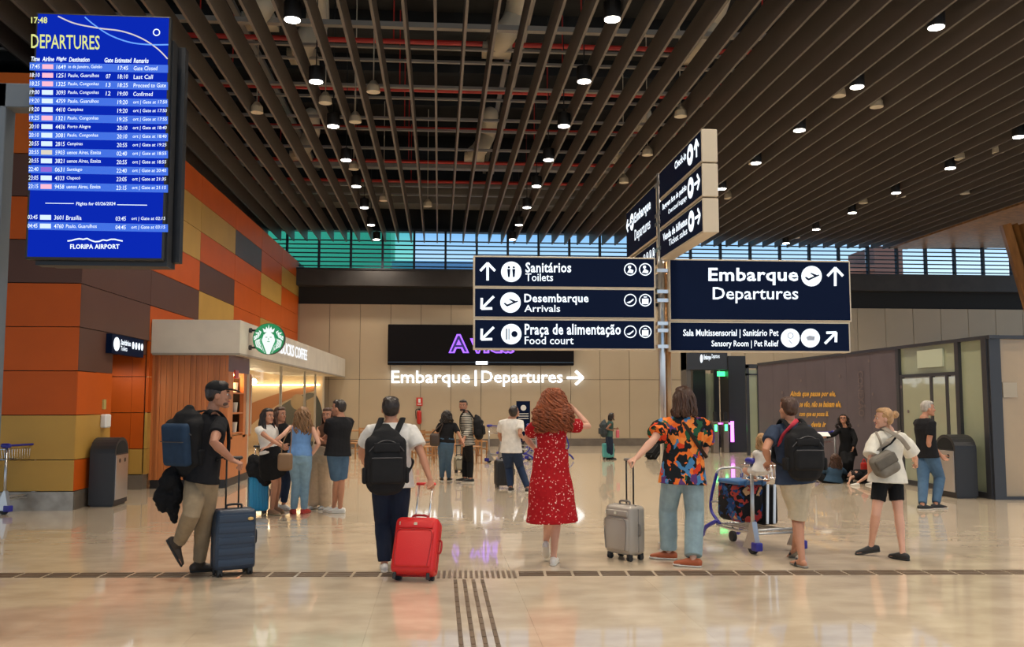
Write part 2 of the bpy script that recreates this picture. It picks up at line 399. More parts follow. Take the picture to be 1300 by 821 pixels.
# ceiling lamps
lampm = emit('lamp_lens', (1, .93, .82), 14)
def make_lamp():
    t = thing('ceiling_downlight', 'x', 'ceiling light')
    bm = B(); cyl(bm, (0, 0, .0), (0, 0, .26), .135, n=20); cyl(bm, (0, 0, .26), (0, 0, .30), .10, .04, n=12); obj('housing', bm, black, t, smooth=False)
    bm = B(); cyl(bm, (0, 0, .26), (0, 0, 3.5), .012, n=6); obj('hanger', bm, blackm, t)
    bm = B(); cyl(bm, (0, 0, -.012), (0, 0, .001), .118, n=20); obj('lens', bm, lampm, t)
    L = bpy.data.lights.new('lamp', 'SPOT'); L.energy = LAMP_W; L.color = LAMP_COL; L.spot_size = math.radians(135); L.spot_blend = .75; L.shadow_soft_size = .12
    o = bpy.data.objects.new('lamp', L); C.objects.link(o); o.parent = t; o.location = (0, 0, -.03)
    return t
lamp0 = make_lamp(); first = True
XC = (-2.25, 2.58, 7.63, 12.6); CN = ('leftmost', 'second', 'third', 'rightmost')
for c in range(4):
    n = 0
    for k in range(-5, 8):
        Y = 13.75 + 2.72 * k - (.4 if c in (1, 3) else .5 if c == 2 else 0)
        if Y > 33.6: continue
        p = V((XC[c], Y, ZS - .06)); d = CR.transposed() @ (p - CO)
        vis = d.z < 0 and abs(d.x / -d.z * FPX) < 650 and abs(d.y / -d.z * FPX) < 410
        if vis: n += 1; lab = 'lit ceiling downlight, %s from the front in the %s of the four lamp rows' % (ORD[n - 1], CN[c]); g = 'ceiling downlights'
        else: lab = 'lit ceiling downlight above the near hall, outside the picture'; g = 'downlights over the near hall'
        if first: lamp0.location = p; lamp0['label'] = lab; lamp0['group'] = g; first = False
        else: dup(lamp0, p, None, lab, g)
# pale ceiling speakers between the slats
creamp = mat('speaker_cream', (.6, .54, .42), .5)
def make_spk():
    t = thing('ceiling_speaker', 'x', 'speaker')
    bm = B(); cyl(bm, (0, 0, 0), (0, 0, .12), .13, .12, n=16); cyl(bm, (0, 0, .12), (0, 0, .22), .12, .05, n=16); obj('speaker_body', bm, creamp, t)
    bm = B(); cyl(bm, (0, 0, .2), (0, 0, 3), .012, n=6); obj('stem', bm, creamp, t); return t
spk = None; names = ['behind the first lamps of the leftmost row', 'high left over the leftmost lamp row', 'left of the leftmost lamp row', 'beside the fourth lamp of the leftmost row']
SP = ((413, 131), (474, 117), (326, 143), (451, 155), (449, 215), (543, 262), (487, 255), (864, 148), (822, 197), (792, 232), (1065, 122), (1113, 136), (957, 208), (925, 252), (1219, 202), (1267, 194), (1144, 250), (1225, 246), (1096, 258), (1011, 302))
for i, (px, py) in enumerate(SP):
    p = fl(px, py, 7.5); lr = 'left' if px < 600 else 'middle' if px < 900 else 'right'
    lab = 'small cream ceiling speaker over the %s of the hall, %s nearest of all the speakers' % (lr, ORD[sorted(range(20), key=lambda q: SP[q][1]).index(i)] if sorted(range(20), key=lambda q: SP[q][1]).index(i) < 15 else ('sixteenth', 'seventeenth', 'eighteenth', 'nineteenth', 'twentieth')[sorted(range(20), key=lambda q: SP[q][1]).index(i) - 15])
    if not spk: spk = make_spk(); spk.location = p; spk['label'] = lab; spk['group'] = 'cream ceiling speakers'
    else: dup(spk, p, None, lab, 'cream ceiling speakers')

# ---------------- wayfinding signs ----------------
def arrow(bm, pl, cx, cy, r, ang, w=None, off=.006, asp=1):
    w = w or r * .28; c, s = math.cos(ang), math.sin(ang)
    def T(u, v): return (cx + (u * c - v * s) * asp, cy - (u * s + v * c))
    def seg(a, b):
        dx, dy = b[0] - a[0], b[1] - a[1]; L = math.hypot(dx, dy); nx, ny = -dy / L * w / 2, dx / L * w / 2
        prism(bm, pl, [T(a[0] + nx, a[1] + ny), T(b[0] + nx, b[1] + ny), T(b[0] - nx, b[1] - ny), T(a[0] - nx, a[1] - ny)], off)
    seg((-r, 0), (r * .9, 0)); seg((r * .1, r * .85), (r * 1.02, -.02 * r)); seg((r * .1, -r * .85), (r * 1.02, .02 * r))
def plane_icon(bm, pl, x, y, s, up=1, off=.009, asp=1):
    P_ = [(-1, .1), (-.75, .05), (-.45, .28), (.35, -.05), (-.25, -.45), (-.05, -.5), (.75, -.2), (1, -.28), (1.05, -.12), (-.4, .55), (-.6, .5)]
    prism(bm, pl, [(x + u * s * asp, y + v * s * up) for u, v in P_], off)
def sign_case(name, label, pl, x0, y0, x1, y1, depth=.16, rim=2, group='signs on the pole', back=False, face=None, plback=None):
    t = thing(name, label, 'sign', pl((x0 + x1) / 2, y1, 0), group=group)
    p00, p11 = pl(x0, y1, 0), pl(x1, y0, 0)
    lo = V((min(p00.x, p11.x), min(p00.y, p11.y), min(p00.z, p11.z))); hi = V((max(p00.x, p11.x), max(p00.y, p11.y), max(p00.z, p11.z)))
    return t, lo, hi
def fsign(label, x0, y0, x1, y1, Y=10.12, depth=.15):
    pl = planeY(Y)
    a, b = at(x0, y1, Y), at(x1, y0, Y)
    t = thing('direction_sign', label, 'sign', ((a.x + b.x) / 2, Y + depth / 2, a.z), group='signs on the pole')
    bm = B(); b2(bm, (a.x, Y, a.z), (b.x, Y + depth, b.z), .006); obj('sign_case', bm, cream, t)
    bm = B(); b2(bm, (a.x + .018, Y - .004, a.z + .018), (b.x - .018, Y + .01, b.z - .018)); obj('sign_face', bm, navy, t)
    return t, (lambda px, py, off=0: at(px, py, Y) - V((0, off + .005, 0)))
def wc(bm, pl, x, y, s, asp=1):
    for u in (-.35, .35):
        disc(bm, pl, x + u * s * asp, y - s * .62, s * .16, .009, 10, back=.006)
        prism(bm, pl, [(x + (u + a) * s * asp, y + b * s) for a, b in ((-.22, -.38), (.22, -.38), (.18, .1), (.12, .75), (-.12, .75), (-.18, .1))], .009)
def fin(wa, wd_, t):
    for n_, q_ in (('arrow', wa), ('roundel', wd_)):
        if len(q_.verts): obj(n_, q_, glow, t)
        else: q_.free()
t, pl = fsign('top of three left signs on the pole, Sanitários Toilets with up arrow', 601, 327, 832, 364.5)
w_ = B(); wa = B(); wd_ = B(); arrow(wa, pl, 619, 345, 11, PI / 2, 3.2); disc(wd_, pl, 649, 345, 13); txt(w_, pl, 'Sanitários', 667, 333, 725, 346, .022); txt(w_, pl, 'Toilets', 667, 347, 702, 357, .008)
for x in (800, 819): ring(w_, pl, x, 342, 8, 1.3)
for x, k in ((800, 0), (819, 1)): disc(wd_, pl, x - 1, 339, 2, .006, 10); prism(w_, pl, [(x - 4, 346), (x - 1, 341), (x + 4, 343 + k), (x + 3, 347)], .006)
obj('lettering', w_, glow, t); fin(wa, wd_, t); k_ = B(); wc(k_, pl, 649, 345, 9); obj('pictogram', k_, navy, t)
t, pl = fsign('middle of three left signs on the pole, Desembarque Arrivals with diagonal arrow', 601, 366.5, 832, 403.5)
w_ = B(); wa = B(); wd_ = B(); arrow(wa, pl, 619, 384, 11, -PI * .75, 3.2); disc(wd_, pl, 648, 384, 13); txt(w_, pl, 'Desembarque', 665.5, 373, 747, 387, .022); txt(w_, pl, 'Arrivals', 665.5, 387, 711, 396, .008)
for x in (800, 819): ring(w_, pl, x, 381, 8, 1.3)
prism(w_, pl, [(795, 384), (800, 382), (804, 379), (804, 381), (799, 385)], .006); prism(w_, pl, [(815, 379), (823, 379), (823, 386), (815, 386)], .006); thick(w_, pl, 817, 377, 821, 377, 1.2)
obj('lettering', w_, glow, t); fin(wa, wd_, t); k_ = B(); plane_icon(k_, pl, 648, 384, 9, 1); obj('pictogram', k_, navy, t)
t, pl = fsign('bottom of three left signs on the pole, Praça de alimentação Food court', 601, 405.5, 832, 443.5)
w_ = B(); wa = B(); wd_ = B(); arrow(wa, pl, 619, 423, 11, -PI * .75, 3.2); disc(wd_, pl, 649, 424, 13); txt(w_, pl, 'Praça de alimentação', 666, 411, 788, 428, .022); txt(w_, pl, 'Food court', 666, 427, 728, 437, .008)
for x in (800, 819): ring(w_, pl, x, 421, 8, 1.3)
prism(w_, pl, [(795, 424), (800, 422), (804, 419), (804, 421), (799, 425)], .006); prism(w_, pl, [(815, 419), (823, 419), (823, 426), (815, 426)], .006); thick(w_, pl, 817, 417, 821, 417, 1.2)
obj('lettering', w_, glow, t); fin(wa, wd_, t); k_ = B(); thick(k_, pl, 643, 417, 643, 431, 1.4, .009); thick(k_, pl, 646, 417, 646, 431, 1.0, .009); disc(k_, pl, 653, 424, 4, .009, 12, back=.006); obj('pictogram', k_, navy, t)
t, pl = fsign('large right sign on the pole, Embarque Departures with plane and up arrow', 850, 331, 1079, 407)
w_ = B(); wa = B(); wd_ = B(); arrow(wa, pl, 1060, 351.5, 11.5, PI / 2, 3.2); disc(wd_, pl, 1030, 350.5, 13); txt(w_, pl, 'Embarque', 899, 340, 1013, 362, .024); txt(w_, pl, 'Departures', 904.5, 364.5, 1013, 385, .01)
obj('lettering', w_, glow, t); fin(wa, wd_, t); k_ = B(); plane_icon(k_, pl, 1030, 351, 9, 1); obj('pictogram', k_, navy, t)
t, pl = fsign('narrow lower right sign on the pole, Sensory Room and Pet Relief', 850, 409, 1079, 446.5)
w_ = B(); wa = B(); wd_ = B(); arrow(wa, pl, 1054, 429, 10, PI / 4, 3.2); disc(wd_, pl, 1003, 429, 12); disc(wd_, pl, 1028.5, 429, 12); txt(w_, pl, 'Sala Multissensorial | Sanitário Pet', 867, 418, 988, 429, .016); txt(w_, pl, 'Sensory Room | Pet Relief', 903, 432, 988, 442, .012)
obj('lettering', w_, glow, t); fin(wa, wd_, t); k_ = B(); ring(k_, pl, 1003, 426, 4, 1, .009, 12); thick(k_, pl, 1001, 432, 1005, 436, 1, .009); prism(k_, pl, [(1023, 428), (1027, 426), (1034, 427), (1033, 432), (1025, 432)], .009); obj('pictogram', k_, mat('icon_grey', (.45, .5, .6), .5), t)
# pole
PB = fl(837, 692); PB.z = 0
t = thing('sign_pole', 'tall round steel pole on a round base carrying the direction signs', 'pole', PB)
px_ = PB.x
bm = B(); cyl(bm, (px_, 10.2, .0), (px_, 10.2, 4.22), .036, n=24); obj('pole', bm, steel, t, smooth=True)
bm = B(); cyl(bm, (px_ + .075, 10.24, .0), (px_ + .075, 10.24, 3.2), .035, n=24); obj('pole', bm, mat('pole_brown_reflection', (.5, .26, .11), .3, .7), t, smooth=True)  # brown tube beside the pole, its colour imitates a warm reflection on the steel
bm = B(); cyl(bm, (px_, 10.2, 0), (px_, 10.2, .07), .075, n=28); obj('base_collar', bm, steel, t)
for z in (3.1, 2.86, 2.76, 2.5, 2.42, 2.24): bm = B(); b2(bm, (px_ - .06, 10.15, z - .02), (px_ + .15, 10.25, z + .02)); obj('bracket', bm, steel, t)
for z in (4.1, 3.75, 3.65, 3.35): bm = B(); b2(bm, (px_ - .03, 10.1, z - .02), (px_ + .03, 10.35, z + .02)); obj('bracket', bm, steel, t)
# signs standing crosswise to the others
XP = px_ - .02
def xsign(label, a, b, x=XP, depth=.155):
    # a = (y_near, z0, z1), b = y_far
    (yn, z0, z1), yf = a, b
    t = thing('direction_sign', label, 'sign', (x + depth / 2, (yn + yf) / 2, z0), group='signs on the pole')
    bm = B(); b2(bm, (x, yn, z0), (x + depth, yf, z1), .006); obj('sign_case', bm, cream, t)
    bm = B(); b2(bm, (x - .004, yn + .018, z0 + .018), (x + .01, yf - .018, z1 - .018)); obj('sign_face', bm, navy, t)
    W, Hh = yf - yn, z1 - z0
    return t, (lambda u, v, off=0: V((x - .005 - off, yf - u, z1 - v))), W, Hh   # u runs to the near end, v down, metres
yn = 8.45
specs = (('top', 4.22, 3.90, 'Check-in', None, PI / 2), ('middle', 3.885, 3.565, 'Bagagem fora do padrão', 'Oversized baggage', 0), ('bottom', 3.55, 3.22, 'Venda de bilhetes', 'Ticket sales', 0))
for nm, z1, z0, s1, s2, an in specs:
    t, pl, W, Hh = xsign('%s of three crosswise signs on the pole, pale near end, %s' % (nm, s1), (yn, z0, z1), 10.15)
    w_ = B(); wa = B(); wd_ = B(); disc(wd_, pl, W - .38, .15, .105); arrow(wa, pl, W - .15, .15, .085, an, .026)
    x1 = W - .52; w1 = .45 if s2 is None else 1.0
    txt(w_, pl, s1, x1 - w1, .07, x1, .155, .03)
    if s2: txt(w_, pl, s2, x1 - w1 * .75, .18, x1, .25, .008)
    obj('lettering', w_, glow, t); fin(wa, wd_, t); k_ = B(); disc(k_, pl, W - .38, .15, .035, .009, 12); obj('pictogram', k_, navy, t)
t, pl, W, Hh = xsign('large crosswise sign behind the pole, Embarque Departures with left arrow', (10.3, 3.51, 4.14), 12.0)
w_ = B(); wa = B(); wd_ = B(); arrow(wa, pl, .14, .2, .09, PI, .03); disc(wd_, pl, .38, .2, .11); txt(w_, pl, 'Embarque', .55, .12, 1.45, .29, .03); txt(w_, pl, 'Departures', .55, .34, 1.42, .52, .01); obj('lettering', w_, glow, t); fin(wa, wd_, t)
k_ = B(); plane_icon(k_, pl, .38, .2, .08, 1); obj('pictogram', k_, navy, t)
t, pl, W, Hh = xsign('narrow crosswise sign behind the pole, Sanitários with four small pictograms', (10.3, 3.17, 3.48), 12.0)
w_ = B(); wa = B(); wd_ = B(); disc(wd_, pl, .2, .15, .1); txt(w_, pl, 'Sanitários', .35, .06, .95, .16, .03); txt(w_, pl, 'Toilets', .35, .18, .7, .26, .01)
for q in range(4): ring(w_, pl, 1.08 + q * .16, .14, .065, .012); prism(w_, pl, [(1.06 + q * .16, .17), (1.08 + q * .16, .1), (1.11 + q * .16, .17)], .006)
obj('lettering', w_, glow, t); fin(wa, wd_, t)

# ---------------- departures screen ----------------
YS = 6.3
a, b = at(31, 329, YS), at(217, 21, YS)
t = thing('departures_screen', 'large glowing blue portrait departures board hanging at upper left', 'screen', ((a.x + b.x) / 2, YS + .1, a.z))
bm = B(); b2(bm, (a.x, YS, a.z), (b.x, YS + .06, b.z), .008); b2(bm, (a.x + .05, YS + .05, a.z - .03), (b.x + .01, YS + .16, b.z - .15)); obj('screen_case', bm, black, t)
bm = B(); b2(bm, (b.x - .02, YS + .2, a.z + .02), (b.x + .05, YS + .28, b.z - .14)); b2(bm, (a.x + .1, YS + .2, a.z - .02), (b.x, YS + .28, b.z - .16)); obj('rear_screen', bm, black, t)
sc = mat('screen_blue', (0, 0, .01), .5, spec=0.0, emis=(.003, .020, .40), es=1.0)
bm = B(); b2(bm, (a.x + .018, YS - .003, a.z + .018), (b.x - .012, YS + .01, b.z - .012)); obj('screen_panel', bm, sc, t)
pl = lambda px, py, off=0: at(px, py, YS) - V((0, off + .0035, 0))
ROWS = [('17:45', 'p', '1649', 'io de Janeiro, Galeão', '', '17:45', 'Gate Closed'), ('18:10', 'p', '1251', 'Paulo, Guarulhos', '07', '18:10', 'Last Call'), ('18:25', 'p', '1325', 'Paulo, Congonhas', '13', '18:25', 'Proceed to Gate'),
        ('19:00', 'w', '3093', 'Paulo, Congonhas', '12', '19:00', 'Confirmed'), ('19:20', 'w', '4759', 'Paulo, Guarulhos', '', '19:20', 'ort | Gate at 17:50'), ('19:20', 'w', '4410', 'Campinas', '', '19:20', 'ort | Gate at 17:50'),
        ('19:25', 'p', '1321', 'Paulo, Congonhas', '', '19:25', 'ort | Gate at 17:55'), ('20:10', 'w', '4436', 'Porto Alegre', '', '20:10', 'ort | Gate at 18:40'), ('20:10', 'w', '3081', 'Paulo, Congonhas', '', '20:10', 'ort | Gate at 18:40'),
        ('20:55', 'w', '2815', 'Campinas', '', '20:55', 'ort | Gate at 19:25'), ('20:55', 'y', '5903', 'uenos Aires, Ezeiza', '', '02:40', 'ort | Gate at 18:55'), ('20:55', 'w', '3821', 'uenos Aires, Ezeiza', '', '20:55', 'ort | Gate at 18:55'),
        ('22:40', 'v', '0631', 'Santiago', '', '22:40', 'ort | Gate at 20:40'), ('23:05', 'w', '4333', 'Chapecó', '', '23:05', 'ort | Gate at 21:35'), ('23:15', 'p', '9458', 'uenos Aires, Ezeiza', '', '23:15', 'ort | Gate at 21:15'),
        ('03:45', 'w', '3601', 'Brasília', '', '03:45', 'ort | Gate at 02:15'), ('04:45', 'w', '4760', 'Paulo, Guarulhos', '', '04:45', 'ort | Gate at 03:15')]
band = emit('screen_band_blue', (.02, .12, .68), 1.0); sw = emit('screen_white', (.8, .9, 1), 1.1); sy = emit('screen_yellow', (.75, .8, .25), .9)
lg = {'p': emit('logo_pink', (.9, .45, .6), 1), 'w': emit('logo_white', (.65, .8, 1), 1), 'y': emit('logo_tan', (.65, .6, .5), 1), 'v': emit('logo_violet', (.25, .1, .6), 1)}
SLP = 3.2 / 180
def ry(px, i): return (84.5 + 10.85 * i if i < 15 else 275.5 + 11 * (i - 15)) + (px - 38) * SLP
bb = B()
for i in range(0, 17, 1):
    if (i % 2 == 0 and i < 15) or i == 16:
        y = ry(38, i); prism(bb, pl, [(38 - i * .12, y - 5), (213.5, y - 5 + 3.2), (213.5, y + 5 + 3.2), (38 - i * .12, y + 5)], .001)
obj('row_band', bb, band, t)
by = B(); txt(by, pl, 'DEPARTURES', 40, 43.5, 127, 61.5, .008, .002, slope=2); txt(by, pl, '17:48', 40, 22, 60.5, 30, .02, .002); obj('heading', by, sy, t)
bw = B()
for s, x0, x1 in (('Time', 40, 51), ('Airline', 54, 69), ('Flight', 72, 85), ('Destination', 88, 114), ('Gate', 133, 144), ('Estimated', 146, 167.5), ('Remarks', 170, 189)):
    y = 72 + (x0 - 38) * SLP; txt(bw, pl, s, x0, y, x1, y + 6, .02, .002, sh=.2)
for i, r in enumerate(ROWS):
    dx = -(i + (4 if i > 14 else 0)) * .15
    bm = lambda s, x0, x1: txt(bw, pl, s, x0 + dx, ry(x0, i) - 2.6, x1 + dx, ry(x0, i) + 2.8, .004, .002, sh=.1)
    bm(r[0], 38.5, 51); bm(r[2], 72, 84); bm(r[3], 87, 87 + min(43, len(r[3]) * 2.45))
    if r[4]: bm(r[4], 135, 141)
    bm(r[5], 150, 163); bm(r[6], 170, 170 + min(43, len(r[6]) * 2.75))
txt(bw, pl, 'Flights for 03/26/2024', 97, 256.5, 147, 262, .012, .002, sh=.1); thick(bw, pl, 58, 258, 94, 258.5, .8, .002); thick(bw, pl, 149, 260, 187, 260.5, .8, .002)
txt(bw, pl, 'FLORIPA AIRPORT', 89.5, 310, 152, 316, .03, .002)
ring(bw, pl, 199, 41.5, 4.6, 1.3, .002)
for k in range(14):
    u = k / 14; f = lambda u: (86 + u * 70, 306 - 5 * math.sin(u * 9) * math.sin(u * PI) - (4 if .3 < u < .7 else 0) * math.sin(u * PI)); p, q = f(u), f(u + 1 / 14); thick(bw, pl, p[0], p[1], q[0], q[1], 1.6, .002)
obj('flight_rows', bw, sw, t)
bl = B()
def cur(b_, pts, w):
    pts = bez([V((x, y, 0)) for x, y in pts], 8)
    for p, q in zip(pts, pts[1:]): thick(b_, pl, p.x, p.y, q.x, q.y, w, .0025)
cur(bl, [(74, 21), (95, 30), (125, 36), (155, 40), (180, 49), (200, 62), (213, 75)], 1.6); obj('curve', bl, emit('curve_tan', (.6, .55, .55), 1), t)
bl = B(); cur(bl, [(108, 22), (120, 32), (140, 45), (165, 54), (190, 57), (214, 57)], 1.6); obj('curve', bl, emit('curve_sky', (.1, .32, .9), 1), t)
for k, m in lg.items():
    b_ = B()
    for i, r in enumerate(ROWS):
        if r[1] == k: y = ry(60, i); dx = -(i + (4 if i > 14 else 0)) * .15; prism(b_, pl, [(54 + dx, y - 3), (68 + dx, y - 2.8), (68 + dx, y + 3.2), (54 + dx, y + 3)], .002)
    obj('airline_logo', b_, m, t)
gp = mat('stand_grey', (.13, .15, .17), .5)
t = thing('screen_stand', 'grey post and cross arm carrying the departures board at far left', 'stand', (at(-12, 300, 6.5).x, 6.5, 0))
xa, xb = at(-22, 300, 6.5).x, at(4, 300, 6.5).x; za, zb = at(0, 138, 6.5).z, at(0, 108, 6.5).z
bm = B(); b2(bm, (xa, 6.45, 0), (xb, 6.6, zb), .005); obj('post', bm, gp, t)
bm = B(); b2(bm, (xa, 6.45, za), (at(60, 120, 6.5).x, 6.6, zb), .005); obj('arm', bm, gp, t)

# ---------------- wall sign, display, extinguisher ----------------
YL = YB - .12; pl = planeY(YL)
t = thing('wall_lettering', 'glowing white Embarque Departures letters with arrow below the dark display', 'sign', at(618, 489, YL))
bm = B(); q = planeY(YB - .06)
txt(bm, q, 'Embarque', 497, 470.5, 596.5, 491, .007, depth=.08); txt(bm, q, 'Departures', 611, 470.5, 714, 490.5, .004, depth=.08); obj('lettering', bm, glow2, t)
bm = B(); prism(bm, q, [(602.5, 470), (605, 470), (605, 490), (602.5, 490)], .18, .06); obj('divider', bm, glow2, t)
bm = B(); arrow(bm, q, 729.5, 479.5, 10, 0, 3, .15); obj('arrow', bm, glow2, t)
a, b = at(492, 463, YB - .3), at(728.5, 413, YB - .3)
t = thing('led_display', 'wide black display on the back wall with purple-edged words A vida', 'screen', ((a.x + b.x) / 2, YB - .2, a.z))
bm = B(); b2(bm, (a.x, YB - .3, a.z), (b.x, YB - .01, b.z), .02); obj('display_case', bm, mat('display_black', (.006, .005, .006), .6, spec=.1), t)
q = planeY(YB - .305)
bm = B(); txt(bm, q, 'A', 569.5, 424, 595.5, 448, .075, .006); txt(bm, q, 'vida', 596.5, 422, 653, 448.5, .075, .006); obj('lettering', bm, emit('purple_glow', (.30, .10, 1), 1.8), t)
bm = B(); txt(bm, q, 'A', 572, 426, 593, 446.5, .0, .012); txt(bm, q, 'vida', 600, 424.5, 650, 446.5, .0, .012); obj('lettering', bm, mat('letter_dark', (.01, .006, .05), .5, emis=(.1, .05, .4), es=.25), t)
bm = B(); prism(bm, q, [(604, 458.5), (619, 458.5), (619, 462.5), (604, 462.5)], .02); obj('status_light', bm, glow2, t)
bm = B(); prism(bm, q, [(492.5, 459), (728, 459.5), (728, 460.5), (492.5, 460)], .01); obj('edge_strip', bm, mat('strip_blue', (.04, .07, .12), .3), t)
red = mat('extinguisher_red', (.5, .02, .01), .35)
def extinguisher(x, y, z, lab):
    t = thing('fire_extinguisher', lab, 'extinguisher', (x, y, z))
    bm = B(); chain(bm, [(x, y, z + .06), (x, y, z + .42)], .085, n=14); obj('cylinder', bm, red, t, smooth=True)
    bm = B(); b2(bm, (x - .03, y - .03, z + .46), (x + .03, y + .03, z + .56)); chain(bm, bez([(x, y, z + .54), (x - .12, y, z + .5), (x - .11, y, z + .2)], 5), .014, n=6); obj('hose', bm, black, t)
p = at(532, 546, YB - .1); extinguisher(p.x, YB - .1, at(532, 538, YB - .1).z, 'red fire extinguisher on the back wall under its red sign')
t = thing('extinguisher_sign', 'red square fire extinguisher sign high on the back wall', 'sign', at(532.5, 518, YB - .05))
bm = B(); prism(bm, planeY(YB - .03), [(528.5, 504.5), (536.5, 504.5), (536.5, 515), (528.5, 515)], .02); obj('sign_plate', bm, mat('sign_red', (.6, .03, .02), .5), t)
bm = B(); prism(bm, planeY(YB - .05), [(531, 506), (534, 506), (534, 511), (531, 511)], .02); prism(bm, planeY(YB - .05), [(530, 512.5), (535, 512.5), (535, 513.5), (530, 513.5)], .02); obj('pictogram', bm, white, t)
p = at(664, 544, 29)
t = thing('blue_banner', 'navy blue standing notice with a round white emblem before the back wall', 'banner', (p.x, 29, 0))
a, b = at(655.5, 545, 29), at(673, 509, 29)
bm = B(); b2(bm, (a.x, 29, a.z - .4), (b.x, 29.03, b.z)); obj('panel', bm, navy, t)
bm = B(); b2(bm, (a.x - .05, 28.9, 0), (b.x + .05, 29.15, .04)); b2(bm, (p.x - .03, 29.03, 0), (p.x + .03, 29.08, b.z - .1)); obj('stand', bm, dkgrey, t)
bm = B(); q = planeY(28.99); disc(bm, q, 664.5, 517.5, 3.6, .004)
for y in (525, 528, 531): thick(bm, q, 658, y, 671, y, .9, .004)
obj('print', bm, white, t)

# ---------------- bins ----------------
def make_bin(lab):
    t = thing('waste_bin', lab, 'bin'); w, d, h = .62, .38, 1.06   # steel face looks +x, width along y
    bm = B(); n = 12; prof = [(-w / 2, .03), (w / 2, .03), (w / 2, h - .26)] + [(w / 2 * math.cos(PI * k / n), h - .24 + .24 * math.sin(PI * k / n)) for k in range(n + 1)] + [(-w / 2, h - .26)]
    A = [bm.verts.new((-d / 2, y, z)) for y, z in prof]; Bv = [bm.verts.new((d / 2, y, z)) for y, z in prof]
    bm.faces.new(A); bm.faces.new(Bv[::-1])
    for i in range(len(A)): j = (i + 1) % len(A); bm.faces.new((A[i], A[j], Bv[j], Bv[i]))
    bm.transform(Matrix.Identity(4)); obj('body', bm, dkgrey, t, False)
    bm = B(); b2(bm, (d / 2, -w / 2 + .03, .1), (d / 2 + .012, w / 2 - .03, h - .27), .003); obj('steel_door', bm, steel, t, False)
    bm = B(); q = lambda x, y, off=0: V((d / 2 + off, x, y)); prism(bm, q, [((w / 2 - .05) * math.cos(PI * k / n), h - .25 + .2 * math.sin(PI * k / n)) for k in range(n + 1)], .004); obj('opening', bm, mat('void_black', (.002, .002, .002), .9), t, False)
    bm = B(); b2(bm, (-d / 2 + .02, -w / 2 + .02, 0), (d / 2 - .02, w / 2 - .02, .04)); obj('plinth', bm, black, t, False)
    bm = B(); disc(bm, q, -.12, h - .36, .035, .016, 12); disc(bm, q, .12, h - .36, .035, .016, 12); obj('marking', bm, dkgrey, t, False); return t
bin1 = make_bin('black bin with rounded top and steel door beside the orange wall'); bin1.location = (-5.2, 15.2, 0)
dup(bin1, (8.88, 15.35, 0), PI, 'black bin with steel door against the frosted glass at right')
bm = B(); p = aX(133, 540, XL + .05); b2(bm, (XL + .01, p.y - .12, 1.2), (XL + .11, p.y + .12, 1.42), .02)
tag(obj('sanitiser_dispenser', bm, white), 'small white hand sanitiser dispenser on the orange wall above the bin', 'dispenser')
bm = B(); p = aX(133.5, 518, XL + .05); b2(bm, (XL + .01, p.y - .05, 1.5), (XL + .05, p.y + .05, 1.66), .005)
tag(obj('wall_notice', bm, mat('notice_brass', (.45, .38, .12), .5)), 'small yellowish notice above the white dispenser', 'notice')
# toilets sign over the recess
q = lambda px, py, off=0: aX(px, py, XL + .12) + V((off + .002, 0, 0))
a, b = aX(142, 452, XL + .12), aX(183, 430, XL + .12); zA, zB = 2.42, 2.74
t = thing('toilet_sign', 'small dark Sanitários sign over the doorway in the orange wall', 'sign', (XL + .06, (a.y + b.y) / 2, zA))
bm = B(); b2(bm, (XL, a.y, zA), (XL + .115, b.y, zB)); obj('sign_case', bm, navy, t)
u0, u1 = a.y, b.y; q = lambda u, v, off=0: V((XL + .117 + off, u0 + u * (u1 - u0), zB - v * (zB - zA)))
bm = B(); disc(bm, q, .13, .5, .09, .004, 16, ry=.36); txt(bm, q, 'Sanitários', .25, .2, .55, .5, .03); txt(bm, q, 'Toilets', .25, .55, .45, .8, .01)
for k in range(4): disc(bm, q, .64 + .1 * k, .42, .035, .004, 12, ry=.2)
obj('lettering', bm, glow, t)

# ---------------- coffee shop ----------------
t = shop = thing('coffee_shop', 'coffee shop kiosk with cream fascia and wood slat side wall', 'shop', (-4.6, 18, 0))
XS = -4.0; YF = 17.95
fasc = mat('fascia_cream', (.62, .56, .46), .5, var=.08, vscale=2); wood = mat('cherry_wood_slat', (.50, .165, .045), .42, rand=.14, var=.08, vscale=5, stretch=(1, 1, .08))
zt_, zb_ = 3.17, 2.53
def quadbox(bm, pts, z0, z1):
    lo = [bm.verts.new((x, y, z0)) for x, y in pts]; hi = [bm.verts.new((x, y, z1)) for x, y in pts]; bm.faces.new(lo[::-1]); bm.faces.new(hi)
    n = len(pts)
    for i in range(n): j = (i + 1) % n; bm.faces.new((lo[i], lo[j], hi[j], hi[i]))
bm = B(); quadbox(bm, [(-5.4, 17.8), (-3.77, 17.8), (-3.40, 33.9), (-5.4, 33.9)], zb_, zt_); obj('fascia', bm, fasc, t)
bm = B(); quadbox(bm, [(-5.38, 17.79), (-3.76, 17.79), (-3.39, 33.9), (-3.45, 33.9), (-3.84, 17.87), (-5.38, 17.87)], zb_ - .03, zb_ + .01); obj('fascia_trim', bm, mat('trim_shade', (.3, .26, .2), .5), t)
n = 26
for i in range(n):
    x = -5.42 + i * (1.42 / n); bm = B(); d = .014 if i % 2 else 0; b2(bm, (x, YF + d, .16), (x + 1.42 / n - .004, YF + .09, 2.52)); obj('slat', bm, wood, t)
bm = B(); b2(bm, (-5.4, YF + .02, 0), (XS - .02, YF + .1, .16)); b2(bm, (XS - .1, YF, 0), (XS - .02, 33.8, .16)); obj('plinth', bm, dkgrey, t)
plum = mat('plum_panel', (.14, .09, .11), .5); Y1, Y2 = YF + .02, 19.9
